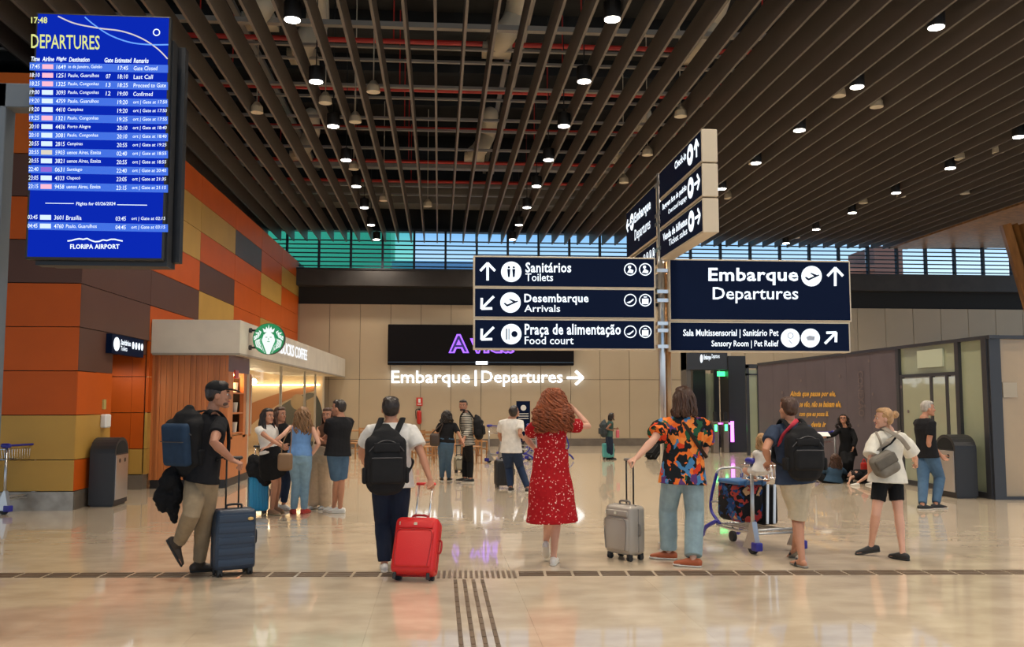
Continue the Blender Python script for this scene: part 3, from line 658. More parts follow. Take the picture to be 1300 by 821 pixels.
yA, yB_ = aX(296, 500, XS).y, aX(309.5, 500, XS).y; yC, yD = aX(312.5, 500, XS).y, aX(319, 500, XS).y
bm = B(); b2(bm, (XS - .08, Y1, 2.2), (XS, Y2, 2.53)); obj('plum_panel', bm, plum, t)
bm = B(); b2(bm, (XS - .08, Y1, .16), (XS, Y2, .95)); b2(bm, (XS - .08, Y1, .9), (XS, yA, 2.2)); b2(bm, (XS - .08, yB_, .9), (XS, yC, 2.2)); b2(bm, (XS - .08, yD, .9), (XS, Y2, 2.2)); b2(bm, (XS - .4, yA - .05, .9), (XS - .36, yB_ + .05, 2.2)); obj('wood_panel', bm, wood, t)
for z in (.98, 1.38, 1.78): bm = B(); b2(bm, (XS - .36, yA, z), (XS - .01, yB_, z + .03)); obj('shelf', bm, wood, t)
bm = B(); b2(bm, (XS - .3, yC, .95), (XS - .05, yD, 2.15)); obj('glass_case', bm, mat('dark_glass', (.02, .02, .02), .1), t)
bm = B(); b2(bm, (XS - .02, yC + .02, .95), (XS + .02, yC + .08, 2.15)); b2(bm, (XS - .02, yD - .08, .95), (XS + .02, yD - .02, 2.15)); obj('case_frame', bm, mat('pale_frame', (.5, .42, .33), .4), t)
bm = B(); b2(bm, (XS - .34, yA + .1, 2.15), (XS - .1, yB_ - .1, 2.18)); obj('niche_light', bm, emit('warm_light', (1, .65, .3), 25), t)
for k, z in enumerate((1.01, 1.41, 1.81)):
    bm = B()
    for q in range(2): yy = yA + .25 + q * (yB_ - yA - .45); cyl(bm, (XS - .15, yy, z), (XS - .15, yy, z + .2), .06, .075, n=12)
    o = obj('paper_cup', bm, mat('cup_white', (.7, .66, .55), .5)); tag(o, 'pair of pale cups on the %s shelf of the lit niche' % ('lowest', 'middle', 'top')[k], 'cup')
bm = B(); b2(bm, (XS, yA + .02, 2.08), (XS + .03, yA + .32, 2.24)); tag(obj('red_ornament', bm, red), 'small red ornament above the lit niche by the shop corner', 'ornament')
# glass front and inside
fr = mat('shop_frame_cream', (.5, .45, .36), .5); YG = 32.8
for y in (Y2, 24.0, 28.2, 30.6, YG): bm = B(); b2(bm, (XS - .06, y - .05, .16), (XS + .0, y + .05, 2.53)); obj('mullion', bm, fr, t)
sg = mat('shop_glass', (.95, .97, .95), .02, trans=1); sg.node_tree.nodes['Principled BSDF'].inputs['IOR'].default_value = 1.03
for y0, y1 in ((Y2, 24.0), (24.0, 28.2), (28.2, 30.6)): bm = B(); b2(bm, (XS - .035, y0 + .05, .16), (XS - .025, y1 - .05, 2.53)); obj('pane', bm, sg, t)
inn = mat('shop_wall_cream', (.66, .52, .34), .6)
YE = 33.2
bm = B(); b2(bm, (-9.5, YE, 0), (XS - .1, YE + .1, 3.0)); b2(bm, (-9.6, 20, 0), (-9.5, YE, 3.0)); obj('inner_wall', bm, inn, t)
bm = B(); b2(bm, (-9.5, 19.9, 2.75), (XS - .1, YE, 2.85)); obj('inner_ceiling', bm, inn, t)
bm = B(); b2(bm, (-9.4, YE - .12, 2.2), (XS - .2, YE - .08, 2.24)); obj('cove_light', bm, emit('cove', (1, .75, .42), 12), t)
q = planeY(YE - .01)
bm = B(); prism(bm, q, [(p.x, p.y) for p in bez([V((318, 512, 0)), V((345, 502, 0)), (372, 494, 0), (399, 490, 0)], 5)] + [(p.x, p.y) for p in bez([V((399, 496, 0)), (375, 503, 0), (352, 514, 0), (330, 530, 0), (318, 540, 0)], 5)], .02); obj('mural', bm, mat('mural_orange', (.45, .17, .05), .6), t)
bm = B(); prism(bm, q, [(p.x, p.y) for p in bez([V((326, 570, 0)), V((340, 530, 0)), (358, 514, 0), (380, 502, 0), (397, 499, 0), (405, 508, 0), (410, 530, 0), (410, 570, 0)], 5)], .015); obj('mural', bm, mat('mural_slate', (.06, .07, .06), .6), t)
bm = B(); disc(bm, q, 378, 510, 9, .03, ry=10); prism(bm, q, [(389, 508), (399, 503), (399, 560), (389, 560)], .03); obj('mural', bm, mat('mural_tan', (.42, .30, .16), .6), t)
for k, (px, py) in enumerate(((336, 467), (345, 470), (336, 476), (355, 472), (350, 479), (342, 462))):
    p = fl(px, py, 2.73); bm = B(); cyl(bm, (p.x, p.y, 2.70), (p.x, p.y, 2.745), .07, n=12); obj('ceiling_spot', bm, emit('spot_warm', (1, .85, .6), 12), t)
for y in (22.5, 26, 29.5):
    L = bpy.data.lights.new('shop_lamp', 'POINT'); L.energy = 75; L.color = (1, .80, .55); L.shadow_soft_size = .1
    o = bpy.data.objects.new('shop_lamp', L); C.objects.link(o); o.parent = shop; o.location = V((-5.8, y, 2.25)) - shop.location
bm = B(); b2(bm, (-6.9, 21.5, 0), (-6.2, 29, 1.05)); b2(bm, (-7.0, 21.4, 1.05), (-6.1, 29.1, 1.1)); tag(obj('shop_counter', bm, mat('counter_wood', (.2, .11, .06), .5, var=.3)), 'brown service counter inside the coffee shop', 'counter')
bm = B(); b2(bm, (-6.8, 22.2, 1.1), (-6.3, 24.5, 1.55), .03); tag(obj('display_case', bm, mat('case_steel', (.4, .38, .33), .2, .8)), 'steel display case standing on the shop counter', 'display case')
bm = B(); b2(bm, (-6.75, 26, 1.1), (-6.3, 27.0, 1.6), .04); b2(bm, (-6.7, 26.1, 1.6), (-6.4, 26.9, 1.7)); tag(obj('coffee_machine', bm, chrome), 'coffee machine on the far end of the shop counter', 'coffee machine')
# shop name along the fascia
t2 = thing('shop_name', 'white lit block letters of the shop name on the cream fascia', 'sign', (-3.5, 22, 2.6))
ya_, yb2 = aX(343, 450, -3.68).y, aX(389.5, 450, -3.58).y
q = lambda u, v, off=0: V((-3.77 + (ya_ + u * (yb2 - ya_) - 17.8) * .023 + off, ya_ + u * (yb2 - ya_), v))
bm = B(); txt(bm, q, 'STARBUCKS COFFEE', 0, 3.02, 1, 2.74, .0, .02, depth=.012); obj('lettering', bm, emit('name_light', (.95, .97, 1), .95), t2)
# round emblem on brackets, facing the hall entrance
cE = at(341, 430, 18.5); rE = 19.5 / 1170 * 18.6
t = thing('round_logo_sign', 'round green and white lit crowned figure emblem on brackets at the shop corner', 'sign', cE)
bm = B(); cyl(bm, cE + V((0, 0, 0)), cE + V((0, .14, 0)), rE, n=40); obj('sign_drum', bm, black, t)
bm = B(); q = lambda u, v, off=0: cE + V((u * rE, -.002 - off, -v * rE))
disc(bm, q, 0, 0, .98, .004, 40); obj('green_disc', bm, emit('logo_green', (.0, .26, .08), .8), t)
bm = B()
prism(bm, q, [(-.3, -.42), (-.38, -.68), (-.2, -.58), (-.16, -.78), (-.05, -.62), (0, -.92), (.05, -.62), (.16, -.78), (.2, -.58), (.38, -.68), (.3, -.42)], .008)
disc(bm, q, 0, -.02, .34, .008, 24, ry=.42)
for s in (-1, 1):
    prism(bm, q, [(s * .3, -.3), (s * .42, .1), (s * .3, .5), (s * .12, .95), (0, .98), (0, .35), (s * .2, .3)], .008)
    for k in range(5):
        pts = bez([V((s * (.42 + .08 * k), -.05 + .12 * k * .3, 0)), V((s * (.52 + .07 * k), .2, 0)), V((s * (.36 + .09 * k), .5, 0)), V((s * (.22 + .1 * k), .9 - .1 * k, 0))], 5)
        for a, b in zip(pts, pts[1:]):
            if math.hypot(b.x, b.y) < .97: thick(bm, q, a.x, a.y, b.x, b.y, .05, .008)
    prism(bm, q, [(s * .45, -.45), (s * .62, -.55), (s * .58, -.42), (s * .85, -.4), (s * .7, -.28), (s * .93, -.15), (s * .9, .1), (s * .6, -.1)], .008)
obj('emblem', bm, emit('logo_white_light', (.92, 1, .95), .9), t)
bm = B(); q2 = lambda u, v, off=0: q(u, v, off)
for s in (-1, 1): thick(bm, q, s * .08, -.1, s * .2, -.1, .04, .011)

for s in (-1, 1):
    for k in range(4):
        pts = bez([V((s * (.34 + .05 * k), -.3 + .1 * k, 0)), V((s * (.42 + .04 * k), .1, 0)), V((s * (.3 + .05 * k), .45, 0)), V((s * (.12 + .1 * k), .93 - .05 * k, 0))], 5)
        for a_, b_ in zip(pts, pts[1:]): thick(bm, q, a_.x, a_.y, b_.x, b_.y, .028, .011)
    for k in range(3): thick(bm, q, s * (.55 + .12 * k), -.45 + .06 * k, s * (.62 + .12 * k), .0, .025, .011)
thick(bm, q, 0, -.05, 0, .08, .03, .011); thick(bm, q, -.08, .18, .08, .18, .04, .011)
obj('emblem_face', bm, emit('logo_green2', (.0, .35, .12), .8), t)
bm = B()
for z in (-.17, .17): cyl(bm, (-3.72, cE.y + .07, cE.z + z), (cE.x - .1, cE.y + .07, cE.z + z), .02, n=8)
for z in (-.17, .17): cyl(bm, (-3.78, cE.y + .07, cE.z + z), (-3.70, cE.y + .07, cE.z + z), .05, n=8)
obj('bracket', bm, blackm, t)

# ---------------- partition, glass rooms and gates on the right ----------------
XR = 9.22
part_m = mat('partition_plum_grey', (.105, .085, .10), .55, var=.12, vscale=1.2); frame = mat('frame_graphite', (.03, .031, .036), .35)
frost = mat('frosted_glass_green', (.33, .36, .24), .22, var=.08, vscale=1, spec=.6); frost2 = mat('frosted_glass_tan', (.42, .31, .19), .25, var=.1, vscale=.8, spec=.6)
t = wr = struct('wall_right', (lambda bm: (b2(bm, (XR + .03, 17.95, 0), (XR + .15, 26.1, 2.70)), bm)[1])(B()), part_m)
for i in range(7):
    y0 = 17.95 + i * 8.15 / 7; bm = B(); b2(bm, (XR, y0 + .004, .1), (XR + .03, y0 + 8.15 / 7 - .004, 2.7)); obj('partition_panel', bm, part_m, wr)
bm = B(); b2(bm, (XR - .02, 14.75, 2.68), (XR + .16, 26.1, 2.74)); b2(bm, (XR, 14.8, 2.68), (16, 14.95, 2.74)); b2(bm, (XR - .02, 14.9, 0), (XR + .12, 26.1, .1)); b2(bm, (XR + .2, 14.8, 0), (16, 14.95, .05)); struct('trim_4', bm, frame)
bm = B(); gold = mat('gold_script', (.72, .38, .04), .4, emis=(.7, .35, .03), es=.12)
q = planeX(XR - .01)
for s, x0, y0, x1, y1 in (('Ainda que passe por ele,', 1003, 496, 1061, 505), ('se vão, não se baixam ele,', 1015, 509, 1068, 518), ('com que eu possa lá.', 1015, 522, 1052, 530), ('devia ir', 1030, 535, 1049, 542)):
    txt(bm, q, s, x0, y0, x1, y1, .03, .006, sh=.35)
tag(obj('wall_quote', bm, gold), 'gold script lines on the plum partition wall', 'lettering')
bm = B(); gy = mat('grey_script', (.16, .12, .12), .6)
q3 = lambda u, v, off=0: V((XR - .01 - off, 19.35 - .0 + v * .34, 2.3 - u * 1.0))
txt(bm, q3, 'CONEXÃO', 0, 0, 1, 1, .02, .005); tag(obj('vertical_word', bm, gy), 'faint grey upright word on the plum partition near the glass doors', 'lettering')
bm = B()
for (px, py) in ((1103, 458), (1066, 477), (1017, 483), (993, 498), (1108, 500), (1144, 491), (1153, 522), (1090, 540), (1125, 560)): disc(bm, q, px, py, 1.4, .004, 6, ry=2.2)
tag(obj('butterfly_print', bm, gy), 'faint small marks scattered over the plum partition', 'decal')
# glass front
ys = [14.85, aX(1217, 500, XR).y, 17.95]
def gpane(y0, y1, z0, z1, m=frost, nm='pane'): bm = B(); b2(bm, (XR + .04, y0, z0), (XR + .06, y1, z1)); obj(nm, bm, m, win2)
win2 = struct('window_2', (lambda bm: (b2(bm, (XR - .02, ys[1] - .06, 0), (XR + .1, ys[1] + .06, 2.7)), b2(bm, (XR - .02, 17.85, 0), (XR + .1, 17.97, 2.7)), b2(bm, (XR - .03, 14.85, 0), (XR + .1, 14.99, 2.7)), b2(bm, (XR + .0, 14.8, 0), (XR + .2, 14.9, 2.7)), b2(bm, (XR - .01, ys[1], 2.1), (XR + .08, 17.9, 2.16)), b2(bm, (12.4, 14.82, 0), (12.5, 14.92, 2.7)), bm)[-1])(B()), frame)
gpane(14.95, ys[1] - .05, .1, 2.68); gpane(ys[1] + .05, 17.88, 2.16, 2.68)
bm = B(); b2(bm, (XR + .2, 14.87, .05), (12.4, 14.9, 2.68)); obj('pane', bm, frost2, win2)
bm = B(); b2(bm, (12.5, 14.87, .05), (16, 14.9, 2.68)); obj('pane', bm, frost2, win2)
bm = B(); b2(bm, (XR + .03, 15.9 + .0, 0), (XR + .04, 15.9, 0)); bm.free()
ym = aX(1183, 500, XR).y; y3 = aX(1203, 500, XR).y
door = struct('door_1', (lambda bm: (b2(bm, (XR - .01, ym - .05, .02), (XR + .05, ym + .05, 2.1)), b2(bm, (XR - .01, y3 - .05, .02), (XR + .05, y3 + .05, 2.1)), b2(bm, (XR - .01, 17.75, .02), (XR + .05, 17.85, 2.1)), bm)[-1])(B()), frame)
dg = mat('door_glass', (.36, .38, .27), .04, spec=.8)
for y0, y1 in ((y3 + .05, ym - .05), (ym + .05, 17.75)):
    bm = B(); b2(bm, (XR + .0, y0, .1), (XR + .02, y1, 2.08)); obj('pane', bm, dg, door)
bm = B(); b2(bm, (XR + .0, ys[1] + .06, .1), (XR + .02, y3 - .05, 2.08)); obj('pane', bm, dg, door)
bm = B(); b2(bm, (XR - .0, aX(1196, 450, XR).y, 2.27), (XR + .035, aX(1164, 450, XR).y, 2.6)); obj('transom_label', bm, mat('label_pale', (.5, .55, .42), .5), door)
bm = B(); p = at(1280, 493, 14.86); b2(bm, (p.x - .1, 14.85, p.z - .15), (p.x + .15, 14.868, p.z + .1)); tag(obj('glass_notice', bm, mat('label_grey', (.42, .36, .27), .5)), 'small pale notice on the frosted glass at the right edge', 'notice')
# gate portal
YG_ = 29.3
def px(x, Y=YG_): return at(x, 500, Y).x
def pz(y, Y=YG_): return at(900, y, Y).z
t = thing('gate_portal', 'dark portal with Embarque Departures header over the security gates', 'portal', (px(905), YG_, 0))
gm = mat('portal_black', (.014, .015, .018), .4)
bm = B(); b2(bm, (px(925), YG_, 0), (px(947.5), YG_ + .9, pz(451.5)), .01); obj('pillar', bm, gm, t)
bm = B(); b2(bm, (px(873), YG_ + .1, 0), (px(878.5), YG_ + .8, pz(446))); obj('pillar', bm, mat('portal_grey', (.10, .09, .08), .5), t)
bm = B(); b2(bm, (px(873), YG_ + .05, pz(469)), (px(926), YG_ + .8, pz(444))); obj('header', bm, frame, t)
bm = B(); q = lambda x, y, off=0: at(x, y, YG_) + V((0, .045 - off, 0)); disc(bm, q, 891, 455, 1.8, .006, 12, ry=5.5); txt(bm, q, 'Embarque', 894, 450, 903, 458, .03, .006); txt(bm, q, 'Departures', 904, 449, 914, 456, .01, .006); obj('lettering', bm, glow, t)
bm = B(); b2(bm, (px(925), YG_ + .03, pz(470)), (px(929), YG_ + .05, pz(445))); obj('trim_strip', bm, cream, t)
bm = B(); b2(bm, (px(915), YG_ + .3, pz(477)), (px(924.5), YG_ + .35, pz(471))); obj('exit_light', bm, emit('green_light', (.05, 1, .25), 2.5), t)
bm = B(); b2(bm, (px(880, 31), 31, 0), (px(896, 31), 31.5, 2.75)); b2(bm, (px(907, 31), 31, 0), (px(913, 31), 31.4, 2.75)); obj('inner_pillar', bm, gm, t)
bm = B(); b2(bm, (px(896, 31), 31.1, .1), (px(907, 31), 31.12, 2.6)); obj('pane', bm, frost, t)
def gate(x, Y, lab, led):
    t = thing('security_gate', lab, 'gate', (x, Y, 0), group='security gates')
    for y_ in (Y, Y + 1.2): bm = B(); b2(bm, (x - .09, y_, 0), (x + .09, y_ + .25, 1.0), .01); obj('gate_body', bm, mat('gate_steel', (.32, .28, .24), .3, .7), t)
    bm = B(); b2(bm, (x - .015, Y + .25, .15), (x + .015, Y + 1.2, .95)); obj('gate_glass', bm, mat('gate_glass', (.1, .09, .11), .1), t)
    bm = B(); b2(bm, (x - .05, Y + .02, 1.0), (x + .05, Y + .12, 1.3)); obj('reader', bm, black, t)
    bm = B(); b2(bm, (x - .04, Y - .012, .7), (x + .04, Y, .9)); obj('status_light', bm, led, t)
gr = emit('gate_green', (.05, 1, .2), 5); pk = emit('gate_pink', (.85, .15, 1), 4)
gate(px(885, 28.9), 28.9, 'steel gate post behind the man in the patterned shirt', gr)
gate(px(908, 28.7), 28.7, 'steel security gate with green light left of the pink-lit gate', gr)
gate(px(921, 29.0), 29.0, 'steel security gate just left of the black pillar', gr)
bm = B(); b2(bm, (px(929.3, 28.95) - .06, 28.95, .35), (px(929.3, 28.95) + .04, 28.98, 1.0)); b2(bm, (px(911, 29), 29.2, .9), (px(929, 29), 29.24, .95)); tag(obj('pink_light_bar', bm, pk), 'upright glowing pink bar on the gate beside the black pillar', 'light')
t = thing('glass_door', 'narrow greenish glass door between the black pillar and the plum partition', 'door', (px(955, 27.5), 27.5, 0))
bm = B(); b2(bm, (px(948, 27.5), 27.5, 0), (px(951.5, 27.5), 27.6, 2.75)); b2(bm, (px(962, 27.5), 27.5, 0), (px(975, 27.5), 27.6, 2.75)); b2(bm, (px(948, 27.5), 27.5, pz(476, 27.5)), (px(962, 27.5), 27.6, pz(474, 27.5))); b2(bm, (px(948, 27.5), 27.5, pz(467, 27.5)), (px(975, 27.5), 27.6, pz(462, 27.5))); obj('door_frame', bm, frame, t)
bm = B(); b2(bm, (px(951, 27.5), 27.54, .1), (px(962, 27.5), 27.56, 2.6)); obj('pane', bm, frost, t)

t = dup(lamp0, (XL - .55, (yd + yd2) / 2, 2.42), None, 'recessed downlight inside the toilet doorway of the orange wall')  # unseen lamp added to brighten the doorway recess
t['group'] = 'doorway downlight'; t.scale = (.4, .4, .1)
for ch in t.children:
    if ch.type == 'LIGHT': ch.data = ch.data.copy(); ch.data.energy = 25; ch.location.z = -.3

# ================= PEOPLE =================
def skinm(n, c): return mat('skin_' + n, c, .5, bump=.05, bscale=60, spec=.35, var=.06, vscale=8)
SK = {'tan': skinm('tan', (.50, .235, .14)), 'fair': skinm('fair', (.62, .34, .235)), 'mid': skinm('mid', (.42, .20, .125)), 'brown': skinm('brown', (.26, .12, .07))}
HAIR = {k: mat('hair_' + k, c, .45, bump=.8, bscale=30, stretch=(1, 1, .15), var=.35, vscale=25) for k, c in (('dark', (.02, .012, .009)), ('brown', (.075, .032, .016)), ('auburn', (.30, .075, .022)), ('blond', (.46, .26, .11)), ('grey', (.42, .38, .33)), ('honey', (.27, .14, .06)))}
def v2(a, b, t): return a + (b - a) * t
def hand(bm, wr, d, nrm, thumb, s=1, curl=.35, far=False):
    d = d.normalized(); nrm = (nrm - d * nrm.dot(d)).normalized(); sd = d.cross(nrm).normalized()
    if sd.dot(thumb) < 0: sd = -sd      # sd points to the thumb side, nrm to the palm side
    w = .040 * s
    chain(bm, [wr, wr + d * .03 * s, wr + d * .085 * s], [(.026 * s, .021 * s), (.036 * s, .018 * s), (w, .014 * s)], side=sd, n=10)
    for k, (o_, L) in enumerate(((.031, .072), (.0105, .082), (-.0105, .077), (-.030, .060))):
        p = wr + d * (.082 - (.008 if k == 3 else 0)) * s + sd * o_ * s; dd = d.copy(); pts = [p - d * .01 * s]; ax = d.cross(nrm)
        for j, f in enumerate((.42, .33, .25)):
            a = curl * (1.0 + .12 * k) * (1 if j else .8)
            c_, s_ = math.cos(a), math.sin(a); n2 = (nrm - dd * nrm.dot(dd)).normalized(); dd = (dd * c_ + n2 * s_).normalized(); pts.append(pts[-1] + dd * L * f * s)
        chain(bm, pts, [.0085 * s, .008 * s, .0073 * s, .006 * s], n=8)
    p = wr + d * .025 * s + sd * .026 * s; t1 = (d * .62 + sd * .7 + nrm * .25).normalized(); t2 = (d * .9 + sd * .25 + nrm * .35 * (1 + curl)).normalized()
    chain(bm, [p, p + t1 * .038 * s, p + t1 * .038 * s + t2 * .03 * s, p + t1 * .038 * s + t2 * .055 * s], [.013 * s, .0105 * s, .0095 * s, .007 * s], n=8)

HR = [(-0.118, 0.0218, 0.082, 0.05), (-0.106, 0.0436, 0.092, 0.012), (-0.085, 0.06, 0.094, -0.035), (-0.055, 0.0687, 0.092, -0.062), (-0.025, 0.0752, 0.089, -0.082), (0.0, 0.0785, 0.085, -0.095), (0.03, 0.0818, 0.09, -0.102), (0.06, 0.0807, 0.086, -0.1), (0.09, 0.0687, 0.068, -0.084), (0.11, 0.048, 0.042, -0.06), (0.122, 0.0196, 0.01, -0.03)]
def head_bm(bm, M, s):
    n = 16; rings = []
    for z, w, yf, yb in HR:
        rr = []
        for k in range(n):
            a = 2 * PI * k / n; ca, sa = math.cos(a), math.sin(a)
            ca = math.copysign(abs(ca) ** .9, ca); sa = math.copysign(abs(sa) ** .9, sa)
            y = sa * (yf if sa > 0 else -yb); 
            if yb > 0: y = (yf + yb) / 2 + sa * (yf - yb) / 2
            rr.append(bm.verts.new(M @ V((ca * w * s, y * s, z * s))))
        rings.append(rr)
    for A, B_ in zip(rings, rings[1:]):
        for k in range(n): bm.faces.new((A[k], A[(k + 1) % n], B_[(k + 1) % n], B_[k]))
    bm.faces.new(rings[0][::-1]); bm.faces.new(rings[-1])
    L = lambda *p: M @ V([c * s for c in p])
    chain(bm, [L(0, .088, .018), L(0, .098, -.008), L(0, .107, -.03)], [.008 * s, .011 * s, .0145 * s], n=8)
    R3 = M.to_3x3().normalized()
    for q in (-1, 1):
        ell(bm, L(q * .083, -.008, -.015), (.009 * s, .019 * s, .031 * s), R3, 2)
        ell(bm, L(q * .030, .083, .022), (.026 * s, .012 * s, .008 * s), R3, 2)
        ell(bm, L(q * .040, .070, -.03), (.022 * s, .018 * s, .02 * s), R3, 2)
    ell(bm, L(0, .089, -.102), (.022 * s, .012 * s, .014 * s), R3, 2)
def strands(bm, roots, fall, r0, r1, amp, freq, n=12, seg=5, rnd=random):
    for p, d in zip(roots, fall):
        ph = rnd.random() * 6.28; f = freq * rnd.uniform(.8, 1.2); pts = []
        L = len(d); a1 = V((1, 0, 0)); a2 = V((0, 1, 0))
        path = bez([p] + d, n)
        for i, q in enumerate(path):
            t = i / (len(path) - 1); A = amp * min(1, t * 4)
            pts.append(q + a1 * A * math.cos(ph + f * t * 6.28) + a2 * A * math.sin(ph + f * t * 6.28))
        chain(bm, pts, [r0 + (r1 - r0) * (i / (len(pts) - 1)) for i in range(len(pts))], n=seg, cap=False)

def person(label, Y, neck, pel, H, yaw, arms, legs, head=None, hyaw=None, hpitch=0, female=False, skin='tan', wide=1.0, top=None, bottom=None, shoes=None, hair=None, near=False, lean=0, group=None, glasses=False, curl=(.35, .35), roll=0, voxel=None, sole=True, sit=False):
    """yaw in degrees, 0 = back to the camera, positive turns left. arms/legs: dicts of pixel joints."""
    vx = voxel or (.0062 if near else .010)
    ya = math.radians(yaw); fwd = V((-math.sin(ya), math.cos(ya), 0)); rt = V((math.cos(ya), math.sin(ya), 0)); up = V((0, 0, 1))
    s = H / 1.75
    pv = at(*pel, Y); nk = at(*neck, Y + lean)
    root = thing('person', label, 'person', (pv.x, pv.y, 0), group=group)
    sp = (nk - pv).normalized()
    sl = (nk - pv).length
    sw_ = (.158 if female else .178) * s * wide
    shp = {-1: nk - sp * .078 * s - rt * sw_, 1: nk - sp * .078 * s + rt * sw_}
    hp = {-1: pv - rt * .088 * s - up * .02 * s, 1: pv + rt * .088 * s - up * .02 * s}
    body = B()
    def onray(pxy, near_pt, L, sign):
        d = ray(*pxy).normalized(); t0 = (near_pt - CO).dot(d); q = CO + d * t0; h2 = L * L - (q - near_pt).length_squared
        return CO + d * (t0 + (math.sqrt(h2) * sign if h2 > 0 else 0))
    UA, FA, TH_, SH = .300 * s, .255 * s, .43 * s, .42 * s
    J = {}
    for sd, k in ((-1, 'L'), (1, 'R')):
        a = arms.get(k)
        S = shp[sd]
        if a is None: E_ = S + (-up * UA + rt * sd * .03); W_ = E_ + (-up * .96 + fwd * .25) * FA
        else:
            E_ = onray(a[0][:2], S, UA, a[0][2]) if len(a[0]) == 3 else V(a[0][0])
            W_ = onray(a[1][:2], E_, FA, a[1][2]) if len(a[1]) == 3 else at(a[1][0], a[1][1], Y + a[1][2])
            E_ = S + (E_ - S).normalized() * min(UA * 1.12, max(UA * .85, (E_ - S).length)); W_ = E_ + (W_ - E_).normalized() * min(FA * 1.15, max(FA * .8, (W_ - E_).length))
        hd = V(a[2]) if a and len(a) > 2 and a[2] is not None else (W_ - E_)
        J['S' + k], J['E' + k], J['W' + k] = S, E_, W_
        ar = 1.0 if not female else .84
        chain(body, [S - rt * sd * .03 * s, S, v2(S, E_, .35), v2(S, E_, .75), E_, v2(E_, W_, .25), v2(E_, W_, .6), W_], [(.042 * s * ar), (.051 * s * ar), (.049 * s * ar), (.042 * s * ar), (.038 * s * ar), (.042 * s * ar), (.034 * s * ar), (.0245 * s * ar)], n=14)
        chain(body, [nk - sp * .03 * s, v2(nk - sp * .03 * s, S, .5) - sp * .006 * s, S], [.052 * s, .044 * s, .040 * s], n=12)
        pn = V(a[3]) if a and len(a) > 3 else (-rt * sd)
        th = V(a[4]) if a and len(a) > 4 else fwd
        hand(body, W_, hd, pn, th, s * (.92 if female else 1.0), curl[0 if sd < 0 else 1])
    # torso
    if female: prof = [(-.10, .11, .085), (0, .175, .112), (.12, .162, .105), (.38, .125, .088), (.62, .142, .102), (.83, .142, .088), (.94, .09, .066), (1.0, .06, .058)]
    else: prof = [(-.10, .11, .085), (0, .165, .112), (.15, .158, .108), (.4, .150, .102), (.68, .172, .115), (.84, .170, .095), (.94, .105, .072), (1.0, .066, .062)]
    tors = [(pv + (nk - pv) * t, (a * s * wide, b * s * wide)) for t, a, b in prof]
    chain(body, [p for p, r in tors], [((r[0] * .9, r[1] * .86) if i < 4 else r) for i, (p, r) in enumerate(tors)], side=rt, n=20)
    # legs
    for sd, k in ((-1, 'L'), (1, 'R')):
        Hj = hp[sd]; l = legs[k]
        an = l['an']; A_ = fl(an[0], an[1], .085 * s) if len(an) == 2 else at(an[0], an[1], Y + an[2])
        if 'kn3' in l: K_ = V(l['kn3'])
        else:
            kn = l['kn']; d = ray(*kn).normalized(); best = None
            for q in range(-60, 61):
                t = (Hj - CO).length + q * .012; P_ = CO + d * t
                er = ((P_ - Hj).length - TH_) ** 2 + ((P_ - A_).length - SH) ** 2 - .012 * (P_ - (Hj + A_) / 2).dot(fwd)
                if best is None or er < best[0]: best = (er, P_)
            K_ = best[1]
        fy = math.radians(l.get('fy', yaw)); fp = math.radians(l.get('fp', 0)); fd = V((-math.sin(fy) * math.cos(fp), math.cos(fy) * math.cos(fp), -math.sin(fp)))
        lr = .92 if female else 1.0
        chain(body, [Hj, v2(Hj, K_, .3), v2(Hj, K_, .75), K_, v2(K_, A_, .28), v2(K_, A_, .65), A_ + (K_ - A_) * .06, A_ - up * .02], [.080 * s * lr, .082 * s * lr, .062 * s * lr, .056 * s * lr, .059 * s * lr, .043 * s * lr, .034 * s * lr, .036 * s * lr], n=14)
        fu = (up - fd * up.dot(fd)).normalized()
        heel = A_ - fd * .045 * s - fu * .045 * s
        chain(body, [heel, A_ + fd * .03 * s - fu * .04 * s, A_ + fd * .12 * s - fu * .055 * s, A_ + fd * .175 * s - fu * .062 * s], [(.030 * s, .034 * s), (.034 * s, .038 * s), (.042 * s, .022 * s), (.034 * s, .014 * s)], side=fd.cross(fu), n=10)
        J['H' + k], J['K' + k], J['A' + k], J['F' + k] = Hj, K_, A_, (fd, fu)
    # head
    hy = math.radians(hyaw if hyaw is not None else yaw)
    hs = s * (1.0 if not female else .97)
    hc = at(*head, Y + lean) if head else nk + up * .15 * s
    HM = Matrix.Translation(hc) @ Matrix.Rotation(hy, 4, 'Z') @ Matrix.Rotation(math.radians(-hpitch), 4, 'X') @ Matrix.Rotation(math.radians(roll), 4, 'Y')
    hl = lambda *p: HM @ V([c * hs for c in p])
    chain(body, [nk - sp * .05 * s, nk + sp * .01, v2(nk, hl(0, -.03, -.07), .6), hl(0, -.02, -.05)], [.062 * s, .056 * s * (.85 if female else 1), .052 * s * (.85 if female else 1), .052 * s], n=14)
    head_bm(body, HM, hs)
    obj('body', body, SK[skin], root, mods=[remesh(vx, 1)])
    R3 = HM.to_3x3()
    bm = B()
    for q in (-1, 1): ell(bm, hl(q * .031, .0785, .003), (.0135 * hs, .010 * hs, .0085 * hs), R3, 2)
    obj('eye', bm, mat('eye_white', (.7, .68, .65), .3), root)
    bm = B()
    for q in (-1, 1): ell(bm, hl(q * .031, .0865, .003), (.0072 * hs, .005 * hs, .0075 * hs), R3, 2)
    obj('iris', bm, mat('iris_brown', (.03, .015, .01), .2), root)
    bm = B(); chain(bm, [hl(-.024, .090, -.062), hl(0, .0965, -.060), hl(.024, .090, -.062)], [.004 * hs, .0075 * hs, .004 * hs], n=6); obj('lips', bm, mat('lips', (.42, .12, .1), .5), root)
    hm = HAIR[(hair or {}).get('col', 'dark')]
    bm = B()
